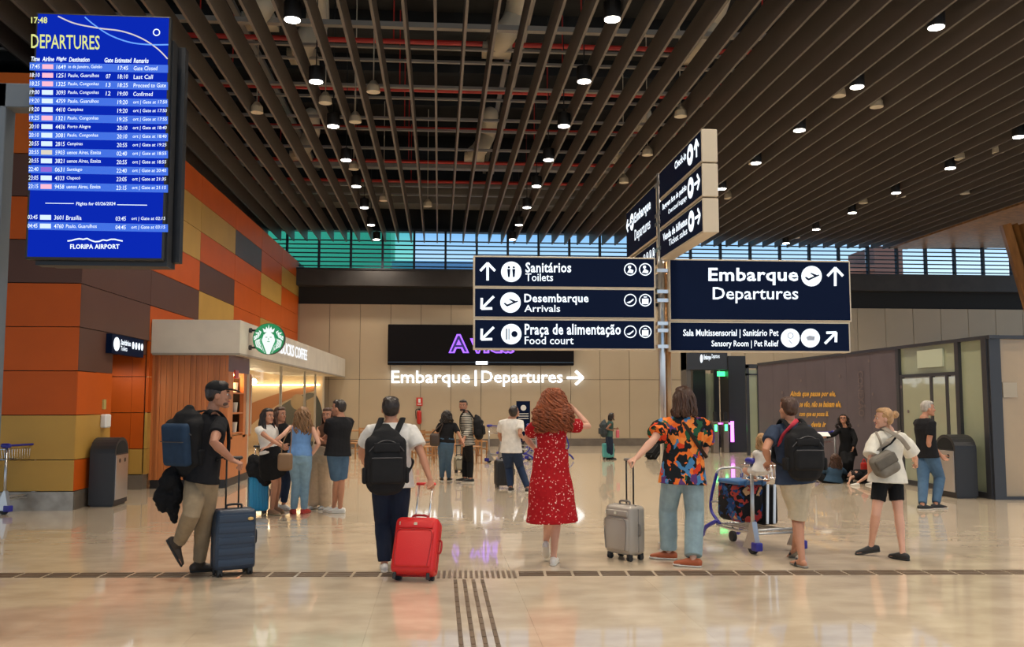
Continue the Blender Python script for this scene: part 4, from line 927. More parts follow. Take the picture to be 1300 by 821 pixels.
    for q in (-1, 1): chain(bm, [hl(q * .014, .0955, .026), hl(q * .034, .092, .033), hl(q * .052, .078, .027)], [.0045 * hs, .006 * hs, .004 * hs], n=5)
    obj('eyebrow', bm, hm, root)
    # clothing
    fz = vx * 1.35; st = .012 if near else .008
    def torso_cloth(bm, t0, inf, extra=0, wf=1.0):
        pts = []; 
        for t, a, b in prof:
            if t >= t0: pts.append((t, a, b))
        if t0 < 0 or t0 < prof[1][0]: 
            pts = [(t0, (prof[1][1] + .01) * wf, prof[1][2] + .015)] + [p for p in pts if p[0] > t0 + .02 and p[0] >= 0]
        else: pts = [(t0, prof[2][1] * .98, prof[2][2])] + pts
        pts = pts[:-1] + [(.985, pts[-1][1], pts[-1][2])]
        chain(bm, [pv + (nk - pv) * t for t, a, b in pts], [((a * s * wide + inf + extra * max(0, .6 - t) * .03), (b * s * wide + inf)) for t, a, b in pts], side=rt, n=20, flat=3)
    if top:
        bm = B(); inf = top.get('inf', .018) ; torso_cloth(bm, top.get('t0', -.1), inf, top.get('loose', 1), top.get('wf', 1))
        sf = top.get('sleeve', .6)
        if sf > 0:
            for sd, k in ((-1, 'L'), (1, 'R')):
                S, E_, W_ = J['S' + k], J['E' + k], J['W' + k]; ar = (1.0 if not female else .84); r = top.get('sr', 1.0)
                chain(bm, [nk - sp * .035 * s, v2(nk - sp * .035 * s, S, .5) - sp * .006 * s, S], [.054 * s, .046 * s + inf * .4, .044 * s + inf * .5], n=12)
                if sf <= 1: chain(bm, [S - rt * sd * .05 * s, S, v2(S, E_, sf * .5), v2(S, E_, sf)], [.044 * s, (.051 * ar * s + inf * .7), (.056 * ar * s + inf * .9) * r, (.052 * ar * s + inf * 1.0) * r], n=14, flat=2)
                else: chain(bm, [S - rt * sd * .05 * s, S, v2(S, E_, .5), E_, v2(E_, W_, .5), v2(E_, W_, min(.93, sf - 1))], [.044 * s, .052 * ar * s + inf * .7, .05 * ar * s + inf, .044 * ar * s + inf, .04 * ar * s + inf, .031 * ar * s + inf], n=14, flat=2)
        obj(top.get('name', 'shirt'), bm, top['m'], root, mods=[remesh(fz, 2), folds(st * .8, .09)])
    if bottom:
        bm = B(); kd = bottom['k']; inf = bottom.get('inf', .016); ib = min(inf, .009) if top and top.get('t0', -.1) < .04 else inf
        wst = prof[2]; t1 = bottom.get('waist', .15)
        if kd in ('pants', 'shorts'):
            chain(bm, [tors[0][0] - sp * .0, pv, pv + (nk - pv) * t1], [(.12 * s * wide, .09 * s), (prof[1][1] * s * wide + ib, prof[1][2] * s + ib), (wst[1] * s * wide + ib * .8, wst[2] * s * wide + ib * .8)], side=rt, n=20, flat=2)
            f = bottom.get('f', 1.0); fl_ = bottom.get('flare', 0)
            for k in 'LR':
                Hj, K_, A_ = J['H' + k], J['K' + k], J['A' + k]; lr = .92 if female else 1.0
                if kd == 'pants': chain(bm, [Hj, v2(Hj, K_, .35), v2(Hj, K_, .8), K_, v2(K_, A_, .3), v2(K_, A_, .7), v2(K_, A_, f * 1.0)], [.096 * s * lr + inf * .6, .088 * s * lr + inf, .07 * s * lr + inf + fl_ * .3, .061 * s * lr + inf + fl_ * .5, .059 * s * lr + inf + fl_ * .7, .048 * s * lr + inf + fl_ * .9, .042 * s * lr + inf + fl_], n=14, flat=2)
                else:
                    e_ = f; P1 = v2(Hj, K_, min(1, e_)) if e_ <= 1 else v2(K_, A_, e_ - 1)
                    chain(bm, [Hj, v2(Hj, P1, .4), v2(Hj, P1, .8), P1], [.088 * s * lr + inf * .6, .083 * s * lr + inf, .072 * s * lr + inf * 1.1 + fl_ * .7, .064 * s * lr + inf * 1.3 + fl_], n=14, flat=2)
        else:
            hem = bottom['hem']; P1 = v2(J['HL'], J['KL'], .5) * .5 + v2(J['HR'], J['KR'], .5) * .5
            hz = hem; c = V((pv.x, pv.y, 0)); kx = (J['KL'] + J['KR']) / 2; cx = V((pv.x * .4 + kx.x * .6, pv.y * .5 + kx.y * .5, hz))
            pts = [pv + (nk - pv) * t1, pv, v2(pv, cx, .35), v2(pv, cx, .7), cx]; fl_ = bottom.get('flare', .05)
            r = [(wst[1] * s * wide + .012, wst[2] * s + .012), (prof[1][1] * s * wide + .02, prof[1][2] * s + .028), (prof[1][1] * s + .035 + fl_ * .3, prof[1][2] * s + .045 + fl_ * .3), (prof[1][1] * s + .03 + fl_ * .65, prof[1][2] * s + .05 + fl_ * .6), (prof[1][1] * s + .03 + fl_, prof[1][2] * s + .055 + fl_)]
            chain(bm, pts, r, side=rt, n=24, flat=3)
        obj(bottom.get('name', kd if kd != 'skirt' else 'skirt'), bm, bottom['m'], root, mods=[remesh(fz, 2), folds(st * 1.1, .11)])
    if shoes:
        for k in 'LR':
            A_ = J['A' + k]; fd, fu = J['F' + k]; bm = B(); sdv = fd.cross(fu); kd = shoes.get('k', 'shoe')
            base = A_ - fu * .078 * s
            bs = B()
            chain(bs, [base - fd * .07 * s + fu * .004, base + fd * .04 * s + fu * .004, base + fd * .12 * s + fu * .004, base + fd * .19 * s + fu * .008], [(.034 * s, .013), (.036 * s, .013), (.046 * s, .013), (.032 * s, .012)], side=sdv, n=12)
            if kd == 'shoe':
                hi = shoes.get('hi', 0)
                chain(bm, [base - fd * .055 * s + fu * .035 * s, base + fd * .02 * s + fu * .04 * s, base + fd * .10 * s + fu * .03 * s, base + fd * .175 * s + fu * .022 * s], [(.036 * s, .042 * s), (.042 * s, .046 * s), (.046 * s, .030 * s), (.034 * s, .019 * s)], side=sdv, n=14)
                if hi: chain(bm, [A_ - fu * .03, A_ + (J['K' + k] - A_).normalized() * hi], [.052 * s, .05 * s], n=12)
            else:
                chain(bm, [base + fd * .05 * s + sdv * .05 * s + fu * .015, base + fd * .10 * s + fu * .06 * s, base + fd * .05 * s - sdv * .05 * s + fu * .015], [.011, .012, .011], n=8)
            so = obj('shoe', bm, shoes['m'], root, mods=[remesh(.007 if near else .01, 2)]) if kd == 'shoe' else obj('sandal_strap', bm, shoes['m'], root, smooth=True)
            obj('sole', bs, shoes.get('sm', rubber), so, smooth=True)
    # hair
    if hair:
        kd = hair['k']; bm = B(); rn = random.Random(int(abs(pv.x) * 1000))
        ell(bm, hl(0, -.022, .036), (.090 * hs, .095 * hs, .096 * hs), R3, 4)
        ell(bm, hl(0, .022, .088), (.080 * hs, .062 * hs, .040 * hs), R3, 3)
        if kd == 'short':
            ell(bm, hl(0, -.045, .0), (.082 * hs, .066 * hs, .068 * hs), R3, 3)
            ell(bm, hl(0, .045, .088), (.060 * hs, .045 * hs, .032 * hs), R3, 3)
            obj('hair', bm, hm, root, mods=[remesh(vx, 1), folds(.006, .02)])
        elif kd in ('long', 'bob', 'curly', 'bun', 'tail'):
            L = hair.get('L', .3); vol = hair.get('vol', 1.0)
            if kd in ('long', 'bob', 'curly'):
                back = [hl(0, -.04, .02), hl(0, -.07, -.06), hl(0, -.085, -.06 - L * .5), hl(0, -.085, -.06 - L)]
                if kd != 'curly': chain(bm, back, [(.08 * hs * vol, .06 * hs), (.088 * hs * vol, .052 * hs), (.085 * hs * vol, .04 * hs), (.05 * hs * vol, .022 * hs)], side=R3 @ V((1, 0, 0)), n=16)
            elif kd == 'bun':
                ell(bm, hl(0, -.045, -.01), (.080 * hs, .066 * hs, .07 * hs), R3, 3)
            if kd != 'curly':
                ho = obj('hair', bm, hm, root, mods=[remesh(vx, 1), folds(.008, .03)])
            else: bm.free(); ho = None
            bm = B(); roots = []; falls = []
            if kd in ('long', 'bob'):
                for i in range(70 if near else 44):
                    a = rn.uniform(-2.25, 2.25) ; rr = .9; x_, y_ = math.sin(a) * .080 * vol, -math.cos(a) * .085 - .02
                    p = V((x_ * .6, y_ * .6, .10)); LL = L * rn.uniform(.75, 1.05); sidef = abs(a) > 1.6
                    roots.append(hl(*p)); e1 = hl(x_ * 1.12, y_ * 1.12, .02); w_ = 1.05 if not sidef else 1.0
                    e2 = hl(x_ * 1.2, y_ * 1.15 - .01, -.07); e3 = hl(x_ * 1.25 * vol, y_ * 1.05 - .02 + (.05 if sidef else 0), -.08 - LL * .5); e4 = hl(x_ * 1.05 * vol, y_ * .9 - .03 + (.07 if sidef else 0), -.08 - LL)
                    falls.append([e1, e2, e3, e4])
                strands(bm, roots, falls, .013 * hs, .006, hair.get('amp', .006), hair.get('freq', 2), 6, 5, rn)
            elif kd == 'curly':
                N = hair.get('n', 330); Wd = hair.get('wd', .15)
                ell(bm, hl(0, -.03, .03), (.10 * hs, .10 * hs, .105 * hs), R3, 3); chain(bm, [hl(0, -.05, .03), hl(0, -.08, -.08), hl(0, -.085, -.08 - L * .7)], [(.10, .07), (Wd * .92, .075), (Wd * .75, .05)], side=R3 @ V((1, 0, 0)), n=16)
                for i in range(N):
                    a = rn.uniform(-2.4, 2.4); x_, y_ = math.sin(a), -math.cos(a); g = rn.uniform(.75, 1.08); LL = L * rn.uniform(.35, 1.05); sc_ = min(1, .35 + LL / L * .75)
                    tz = rn.uniform(.06, .13)
                    roots.append(hl(x_ * .05, y_ * .05 - .02, tz))
                    falls.append([hl(x_ * .095 * g, y_ * .09 * g - .03, tz - .05), hl(x_ * Wd * .95 * g * (.8 + .2 * sc_), y_ * .125 * g - .035, -.05 - LL * .25), hl(x_ * Wd * 1.08 * g, y_ * .125 * g - .04, -.06 - LL * .6), hl(x_ * Wd * .95 * g, y_ * .105 * g - .04, -.06 - LL)])
                strands(bm, roots, falls, .0085, .005, hair.get('amp', .013), hair.get('freq', 5), hair.get('seg', 14), 4, rn)
            elif kd == 'bun':
                c = hl(0, -.125, .045)
                for i in range(16):
                    q = rn.random() * 6.28; R_ = rn.uniform(.02, .036); n1 = V((rn.uniform(-1, 1), rn.uniform(-1, 1), rn.uniform(-1, 1))).normalized(); n2 = n1.orthogonal().normalized(); n3 = n1.cross(n2)
                    chain(bm, [c + (n2 * math.cos(u) + n3 * math.sin(u)) * R_ for u in [k * 2 * PI / 14 for k in range(14)]], .010, n=6, closed=True)
                for i in range(26):
                    a = rn.uniform(-1.9, 1.9); p = V((math.sin(a) * .078, math.cos(a) * .05 - .0, .055 + .05 * math.cos(a)))
                    chain(bm, bez([hl(*p), hl(p.x * 1.05, -.05, .02 + .04 * math.cos(a)), hl(0, -.11, .04)], 5), .008, n=5)
                for i in range(7): a = rn.uniform(-1, 1); chain(bm, bez([hl(a * .07, .0, .0), hl(a * .09, -.03, -.05), hl(a * .07, -.05, -.09 - rn.random() * .03)], 4), .0035, n=4)
            obj('curls' if kd == 'curly' else 'hair_strand', bm, hm, root, smooth=True)
    if glasses:
        bm = B()
        if glasses == 'up':
            chain(bm, [hl(q / 6 * .07, .055 - abs(q) * .003, .105 - abs(q) * .002) for q in range(-6, 7)], .008, n=6)
        else:
            for q in (-1, 1): chain(bm, [hl(q * .032 + .024 * math.cos(a), .098, .002 + .018 * math.sin(a)) for a in [k * PI / 6 for k in range(12)]], .003, n=5, closed=True); chain(bm, [hl(q * .056, .095, .006), hl(q * .078, .0, .006)], .003, n=5)
        tag(obj('eyeglasses', bm, black, None), 'dark glasses worn by: ' + label[:60], 'glasses') if False else obj('eyeglasses', bm, black, root)
    J.update(root=root, nk=nk, pv=pv, fwd=fwd, rt=rt, up=up, hl=hl, hs=hs, s=s, R3=R3, sp=sp)
    return J

# ---------------- bags ----------------
def rbox(bm, M, w, d, h, r=.04, sub=2, bulge=0):
    ret = bmesh.ops.create_cube(bm, size=1, matrix=Matrix.Diagonal((w, d, h, 1)))
    vs_ = ret['verts']; es = list({e for v in vs_ for e in v.link_edges}); 
    b = bmesh.ops.bevel(bm, geom=es, offset=min(r, w * .48, d * .48), segments=4, affect='EDGES', profile=.5)
    vv = list({v for f in b['faces'] for v in f.verts} | {v for v in vs_ if v.is_valid})
    for v in vv: v.co = M @ v.co
def backpack(label, J, c, size, m, m2=None, off=0.0, tilt=0, straps=True, yawoff=0, accent=None, group=None, z_=0, pk=(-.2, .42)):
    w, d, h = size; s = J['s']; rt, fwd, up = J['rt'], J['fwd'], J['up']
    rot = Matrix((rt, fwd, up)).transposed(); rot = Matrix.Rotation(math.radians(yawoff), 3, 'Z') @ rot @ Matrix.Rotation(math.radians(tilt), 3, 'X')
    M = Matrix.Translation(c) @ rot.to_4x4(); t = thing('backpack', label, 'backpack', c, group=group)
    L = lambda x, y, z: M @ V((x, y, z))
    m2 = m2 or m
    # body tapers to a rounded top
    bm = B(); chain(bm, [L(0, 0, -h * .46), L(0, -.0, -h * .3), L(0, -.005, 0), L(0, 0, h * .25), L(0, .01, h * .42), L(0, .02, h * .49)], [(w * .44, d * .42), (w * .5, d * .52), (w * .5, d * .52), (w * .45, d * .46), (w * .30, d * .32), (w * .14, d * .16)], side=rot @ V((1, 0, 0)), n=20)
    rbox(bm, M @ Matrix.Translation((0, 0, -h * .05)), w * .96, d * .9, h * .8, .07)
    obj('pack_body', bm, m, t, mods=[remesh(.009, 4), folds(.01, .07)])
    bm = B(); rbox(bm, M @ Matrix.Translation((0, -d * .5, h * pk[0])), w * .74, d * .34, h * pk[1], .04); obj('front_pocket', bm, m2, t, smooth=True, mods=[folds(.006, .06)])
    bm = B(); rbox(bm, M @ Matrix.Translation((0, -d * .47, h * .16)), w * .62, d * .16, h * .16, .03); obj('upper_pocket', bm, m2, t, smooth=True)
    bm = B()
    for q in (-1, 1): rbox(bm, M @ Matrix.Translation((q * w * .49, 0, -h * .28)), w * .1, d * .6, h * .26, .02)
    obj('side_pocket', bm, m, t, smooth=True)
    bm = B(); chain(bm, [L(q / 5 * w * .40, -d * (.50 if abs(q) < 5 else .45), h * .28 - abs(q) ** 2 * .004) for q in range(-5, 6)], .005, n=5); chain(bm, [L(q / 5 * w * .34, -d * .69, 0.0) for q in range(-5, 6)], .005, n=5); obj('zip', bm, accent or mat('zip_dark', (.05, .05, .055), .4), t)
    bm = B(); chain(bm, bez([L(-.04, .03, h * .46), L(-.03, .03, h * .53), L(.03, .03, h * .53), L(.04, .03, h * .46)], 5), .009, n=8); obj('top_handle', bm, accent or m, t, smooth=True)
    if straps:
        for q, k in ((-1, 'L'), (1, 'R')):
            S = J['S' + k]; nk = J['nk']; sh = nk + (S - nk) * .55 + up * (.045 * s)
            chest = sh + fwd * .105 * s - up * .10 * s; low = nk + (S - nk) * .8 + fwd * .095 * s - up * .28 * s; sidep = S * .0 + (J['pv'] + (J['nk'] - J['pv']) * .28) + rt * q * .2 * s
            bm = B(); chain(bm, bez([L(q * w * .24, d * .35, h * .36), sh - fwd * .055 * s + up * .018, sh + fwd * .02 + up * .012, chest, low, sidep + fwd * .02, L(q * w * .42, d * .3, -h * .34)], 5), [(.030 * s, .009)] * 31, side=rt, n=8); obj('shoulder_strap', bm, accent if (accent and q > 0 and yawoff == 77) else m, t, smooth=True)
    return t, L
def suitcase(label, loc, rz, size, m, ribs='h', handle=.0, tilt=0, group=None, hm=None, wheels=4, soft=False, hw=.16, htop=None, mtrim=None, grip=None):
    w, d, h = size; t = thing('suitcase', label, 'suitcase', loc, group=group, rot=(math.radians(tilt), 0, rz)); wz = .055
    I = Matrix.Identity(4)
    bm = B(); rbox(bm, Matrix.Translation((0, 0, wz + h / 2)), w, d, h, .045 if not soft else .055)
    if soft: rbox(bm, Matrix.Translation((0, -d * .5, wz + h * .42)), w * .86, d * .22, h * .66, .035); rbox(bm, Matrix.Translation((0, -d * .5, wz + h * .84)), w * .80, d * .12, h * .13, .02)
    obj('shell', bm, m, t, False, True)
    if ribs == 'h':
        for k in range(5):
            bm = B(); rbox(bm, Matrix.Translation((0, -d * .5 - .002, wz + h * (.13 + .18 * k))), w * .88, .012, h * .12, .006); obj('rib', bm, m, t, False, True)
    if ribs == 'v':
        for k in range(6):
            bm = B(); rbox(bm, Matrix.Translation((w * (-.36 + .144 * k), -d * .5 - .002, wz + h * .5)), w * .09, .012, h * .86, .006); obj('rib', bm, m, t, False, True)
    tm = mtrim or black
    bm = B(); n = 24
    pts = []
    for sx, sz in ((-1, -1), (1, -1), (1, 1), (-1, 1)): pts.append(V((sx * (w / 2 - .0), 0, wz + h / 2 + sz * (h / 2))))
    for a, b in zip(pts, pts[1:] + pts[:1]): a2, b2_ = v2(a, b, .07), v2(a, b, .93); chain(bm, [a2, b2_], [(.006, .004)] * 2, n=6)
    obj('zip', bm, tm, t, False)
    if soft:
        bm = B(); chain(bm, bez([V((-w * .36, -d * .6 - .005, wz + h * .12)), V((-w * .40, -d * .62, wz + h * .4)), V((-w * .38, -d * .62, wz + h * .72)), V((0, -d * .625, wz + h * .75)), V((w * .38, -d * .62, wz + h * .72)), V((w * .40, -d * .62, wz + h * .4)), V((w * .36, -d * .61, wz + h * .12))], 4), .005, n=5); obj('seam', bm, tm, t, False)
        bm = B(); box(bm, (0, -d * .57 - .004, wz + h * .85), (.03, .008, .024)); box(bm, (-w * .36, -d * .60, wz + h * .85), (.008, .008, .03)); obj('label', bm, mat('tag_silver', (.7, .65, .5), .3, .6), t, False)
    else:
        bm = B(); ell(bm, (w * .33, -d * .5 - .012, wz + h * .84), (.028, .006, .017), None, 2); obj('label', bm, mat('tag_gold', (.7, .45, .15), .3, .7), t, False)
    bm = B(); chain(bm, bez([V((-.07, 0, wz + h)), V((-.06, 0, wz + h + .035)), V((.06, 0, wz + h + .035)), V((.07, 0, wz + h))], 5), .011, n=8); obj('top_handle', bm, tm, t, False, True)
    bm = B(); chain(bm, bez([V((w / 2, 0, wz + h * .4)), V((w / 2 + .025, 0, wz + h * .42)), V((w / 2 + .025, 0, wz + h * .6)), V((w / 2, 0, wz + h * .62))], 5), .009, n=8); obj('side_handle', bm, tm, t, False, True)
    if handle:
        y = d * .32; bm = B()
        for q in (-1, 1): cyl(bm, (q * hw / 2, y, wz + h - .02), (q * hw / 2, y, wz + h + handle), .009, n=10)
        obj('pull_rod', bm, hm or mat('rod_black', (.02, .02, .02), .3), t, False, True)
        bm = B(); chain(bm, [(-hw / 2 - .02, y, wz + h + handle), (hw / 2 + .02, y, wz + h + handle)], [(.018, .014)] * 2, n=10); obj('grip', bm, grip or tm, t, False, True)
    for sx in (-1, 1):
        for sy in ((-1, 1) if wheels == 4 else (1,)):
            bm = B(); x, y = sx * (w / 2 - .05), sy * (d / 2 - .04); cyl(bm, (x - .022, y, .027), (x - .006, y, .027), .027, n=14); cyl(bm, (x + .006, y, .027), (x + .022, y, .027), .027, n=14); wh = obj('wheel', bm, rubber, t, False)
            bm = B(); rbox(bm, Matrix.Translation((x, y, .05)), .05, .05, .04, .01); obj('wheel_fork', bm, black, wh, False)
    if wheels != 4:
        for sx in (-1, 1): bm = B(); rbox(bm, Matrix.Translation((sx * (w / 2 - .05), -d / 2 + .03, .03)), .03, .03, .06, .008); obj('foot', bm, black, t, False)
    return t

# ---------------- luggage trolley ----------------
def trolley(label, loc, rz, group=None):
    t = thing('luggage_trolley', label, 'trolley', loc, rz, group)
    al = mat('trolley_aluminium', (.5, .5, .5), .3, .85)
    for q in (-1, 1):
        bm = B(); chain(bm, [(q * .28, 0, .12), (q * .28, 0, .95)], [(.022, .018)] * 2, side=(1, 0, 0), n=10, cap=False); obj('upright', bm, al, t, False, True)
        bm = B(); chain(bm, [(q * .28, -.04, .985), (q * .28, .07, .985)], .035, n=10); obj('handle_end', bm, blue, t, False, True)
        bm = B(); prismpts = [(-.10, .06), (.16, .05), (.10, .14), (.0, .34), (-.03, .34)]
        A = [bm.verts.new((q * .28 - .03, y, z)) for y, z in prismpts]; Bv = [bm.verts.new((q * .28 + .03, y, z)) for y, z in prismpts]; bm.faces.new(A); bm.faces.new(Bv[::-1])
        for i in range(5): j = (i + 1) % 5; bm.faces.new((A[i], A[j], Bv[j], Bv[i]))
        obj('wheel_housing', bm, al, t, False)
        bm = B(); rbox(bm, Matrix.Translation((q * .28, -.07, .085)), .085, .11, .09, .015); obj('bumper', bm, blue, t, False, True)
        bm = B(); cyl(bm, (q * .28 - .022, .0, .07), (q * .28 + .022, .0, .07), .07, n=20); obj('wheel', bm, rubber, t, False)
        bm = B(); chain(bm, bez([V((q * .26, .05, .22)), V((q * .25, .4, .20)), V((q * .20, .85, .20))], 5), .016, n=8); obj('side_rail', bm, al, t, False, True)
        bm = B(); chain(bm, bez([V((q * .20, .80, .22)), V((q * .20, .98, .34)), V((q * .20, .98, .5)), V((q * .17, .9, .78))], 5), .018, n=8); obj('nose_tube', bm, blue if q else al, t, False, True)
        bm = B(); chain(bm, bez([V((q * .22, .85, .24)), V((q * .26, 1.02, .15)), V((q * .24, 1.12, .05))], 5), .024, n=8); obj('nose_foot', bm, blue, t, False, True)
    bm = B(); chain(bm, [(-.27, .0, .985), (.27, .0, .985)], .016, n=8); obj('handle_bar', bm, blue, t, False, True)
    bm = B(); chain(bm, bez([V((-.17, .9, .78)), V((-.12, .89, .84)), V((.12, .89, .84)), V((.17, .9, .78))], 4), .016, n=8); chain(bm, [(-.2, .97, .45), (.2, .97, .45)], .012, n=6); obj('nose_bar', bm, al, t, False, True)
    bm = B()
    for z in (.20, .24): chain(bm, [(-.27, .04, z), (.27, .04, z)], .014, n=8)
    for k in range(5): chain(bm, [(-.2 + .1 * k, .05, .225), (-.16 + .08 * k, .85, .215)], .010, n=6)
    chain(bm, [(-.20, .85, .21), (.20, .85, .21)], .014, n=8); obj('base_frame', bm, al, t, False, True)
    bm = B()
    for z, k in ((.78, .9), (.93, 1)):
        pts = [V((-.25, .03, z)), V((.25, .03, z)), V((.24, .28 * k, z)), V((-.24, .28 * k, z))]; chain(bm, pts, .006, n=6, closed=True)
    for k in range(11): x = -.24 + .048 * k; chain(bm, [(x, .03, .93), (x, .03, .78), (x, .25, .78), (x, .28, .93)], .003, n=4, cap=False)
    obj('basket', bm, chrome, t, False)
    bm = B(); cyl(bm, (-.02, .85, .06), (.02, .85, .06), .06, n=16); cyl(bm, (0, .85, .1), (0, .85, .2), .012, n=8); obj('front_wheel', bm, rubber, t, False)
    return t

# ---------------- clothing materials ----------------
tee_black = cloth('tee_black', (.012, .012, .014)); tee_white = cloth('tee_white', (.70, .67, .62)); tee_navy = cloth('tee_navy', (.035, .05, .085)); tee_cream = cloth('tee_cream', (.74, .70, .60))
khaki = cloth('trousers_khaki', (.30, .225, .14)); navy_c = cloth('trousers_navy', (.014, .02, .04)); denim_l = cloth('jeans_pale', (.27, .37, .40)); denim_m = cloth('jeans_mid', (.07, .13, .21)); denim_d = cloth('jeans_dark', (.02, .035, .075)); denim_s = cloth('jeans_sky', (.22, .36, .48))
beige_s = cloth('shorts_beige', (.55, .46, .32)); beige_t = cloth('trousers_beige', (.55, .43, .30)); top_blue = cloth('top_blue', (.16, .32, .62)); black_c = cloth('cloth_black', (.008, .008, .009)); green_c = cloth('tee_green', (.05, .10, .09)); denim_j = cloth('denim_jacket', (.04, .08, .13))
pack_black = cloth('pack_black', (.014, .014, .015), .3); pack_blue = cloth('pack_blue', (.022, .045, .085), .3); pack_grey = cloth('pack_grey', (.19, .17, .14), .3); strap_red = cloth('strap_red', (.55, .05, .07), .2)
def pattern(name, base, ramp, scale, dist, kind='F1', vscale=(1, 1, 1)):
    m = cloth(name, base); n = m.node_tree; b = n.nodes['Principled BSDF']
    t = n.nodes.new('ShaderNodeTexCoord'); mp = n.nodes.new('ShaderNodeMapping'); mp.inputs['Scale'].default_value = vscale; n.links.new(t.outputs['Object'], mp.inputs[0])
    no = n.nodes.new('ShaderNodeTexNoise'); no.inputs['Scale'].default_value = scale * .6; n.links.new(mp.outputs[0], no.inputs['Vector'])
    ad = n.nodes.new('ShaderNodeMix'); ad.data_type = 'RGBA'; ad.inputs['Factor'].default_value = dist; n.links.new(mp.outputs[0], ad.inputs['A']); n.links.new(no.outputs['Color'], ad.inputs['B'])
    vo = n.nodes.new('ShaderNodeTexVoronoi'); vo.inputs['Scale'].default_value = scale; n.links.new(ad.outputs['Result'], vo.inputs['Vector'])
    cr = n.nodes.new('ShaderNodeValToRGB'); cr.color_ramp.interpolation = 'CONSTANT' if kind == 'cell' else 'LINEAR'
    el = cr.color_ramp.elements
    while len(el) > 1: el.remove(el[-1])
    el[0].position = ramp[0][0]; el[0].color = (*ramp[0][1], 1)
    for p, c in ramp[1:]: q = el.new(p); q.color = (*c, 1)
    if kind == 'cell':
        sx = n.nodes.new('ShaderNodeSeparateColor'); n.links.new(vo.outputs['Color'], sx.inputs[0]); n.links.new(sx.outputs[0], cr.inputs[0])
    else: n.links.new(vo.outputs['Distance'], cr.inputs[0])
    n.links.new(cr.outputs[0], b.inputs['Base Color']); return m
K0 = (.010, .012, .014)
hawaii = pattern('shirt_patterned', (.1, .1, .1), [(0, K0), (.2, (.75, .16, .025)), (.36, K0), (.42, (.62, .05, .015)), (.5, (.02, .09, .045)), (.6, K0), (.64, (.8, .24, .05)), (.73, (.10, .04, .16)), (.79, (.06, .2, .4)), (.86, K0), (.92, (.7, .12, .02))], 19, .16, 'cell', (1, 1, .8))
floral = pattern('dress_floral', (.42, .01, .012), [(0, (.85, .7, .62)), (.19, (.8, .5, .42)), (.24, (.42, .008, .012)), (.6, (.34, .006, .01))], 38, .04)
stripe = cloth('shirt_striped', (.3, .3, .3)); n = stripe.node_tree; t = n.nodes.new('ShaderNodeTexCoord'); wv = n.nodes.new('ShaderNodeTexWave'); wv.bands_direction = 'Z'; wv.inputs['Scale'].default_value = 9; cr = n.nodes.new('ShaderNodeValToRGB'); cr.color_ramp.elements[0].position = .42; cr.color_ramp.elements[0].color = (.02, .025, .02, 1); cr.color_ramp.elements[1].position = .5; cr.color_ramp.elements[1].color = (.55, .5, .42, 1)
n.links.new(t.outputs['Object'], wv.inputs[0]); n.links.new(wv.outputs[0], cr.inputs[0]); n.links.new(cr.outputs[0], n.nodes['Principled BSDF'].inputs['Base Color'])
luggage_p = pattern('duffel_pattern', (.1, .1, .1), [(0, (.008, .008, .01)), (.35, (.35, .03, .03)), (.45, (.01, .04, .14)), (.62, (.008, .008, .01)), (.74, (.5, .3, .15)), (.8, (.30, .04, .03)), (.9, (.03, .1, .25))], 14, .3, 'cell')
shoe_w = mat('shoe_white', (.7, .68, .62), .5); shoe_b = mat('shoe_black', (.012, .012, .012), .6); shoe_br = mat('shoe_brown', (.045, .03, .02), .6); shoe_o = mat('shoe_rust', (.38, .085, .025), .55); shoe_r = mat('shoe_red', (.45, .04, .03), .55)
sole_w = mat('sole_white', (.65, .62, .55), .6); sole_t = mat('sole_tan', (.4, .28, .15), .6)
DN = V((0, 0, -1)); UP = V((0, 0, 1)); RT = V((1, 0, 0)); AW = V((0, 1, 0))

# man with cap
Y = 8.85
J = person('man in black cap, black tee and khaki trousers wheeling a dark suitcase, leftmost walker', Y, (269, 525), (257, 602), 1.83, -48,
    {'R': [(271, 561, -1), (295, 584, 1), RT * .9 + DN * .35, DN + AW * .1, AW], 'L': [(247, 566, 1), (229, 592, -1), DN + RT * .1, RT, AW]},
    {'R': {'kn': (259, 661), 'an': (253, 714), 'fy': -72}, 'L': {'kn': (243, 652), 'an': (227, 689, .12), 'fy': -70, 'fp': 62}},
    head=(277, 501), hyaw=-78, skin='mid', top={'m': tee_black, 'sleeve': .62, 't0': -.12}, bottom={'k': 'pants', 'm': khaki, 'f': .93, 'inf': .018}, shoes={'m': shoe_br, 'hi': .08}, hair={'k': 'short', 'col': 'dark'}, near=True, curl=(.9, 1.0))
hl, hs, R3 = J['hl'], J['hs'], J['R3']
bm = B(); ell(bm, hl(0, -.012, .058), (.093 * hs, .102 * hs, .072 * hs), R3, 4)
capm = cloth('cap_black', (.012, .013, .014), .2); o = obj('cap_crown', bm, capm, J['root'], smooth=True)
bm = B(); chain(bm, bez([hl(0, .07, .050), hl(0, .13, .046), hl(0, .185, .028)], 4), [(.078, .009)] * 4 + [(.072, .009)] * 2 + [(.05, .007)] * 3, side=R3 @ V((1, 0, 0)), n=16); obj('cap_brim', bm, capm, J['root'], smooth=True)
bm = B(); ell(bm, hl(0, .050, -.080), (.056 * hs, .042 * hs, .034 * hs), R3, 3); obj('beard', bm, HAIR['brown'], J['root'], smooth=True)
t, L = backpack('large black and navy hiking backpack on the man in the cap', J, at(240, 557, Y) - J['fwd'] * .0, (.44, .29, .56), pack_black, pack_blue, tilt=6, yawoff=14, pk=(-.06, .70))
bm = B(); rbox(bm, Matrix.Translation(L(-.2, -.02, -.1)), .07, .12, .2, .03); obj('side_bottle', bm, mat('bottle_blue', (.02, .12, .35), .3), t, smooth=True)
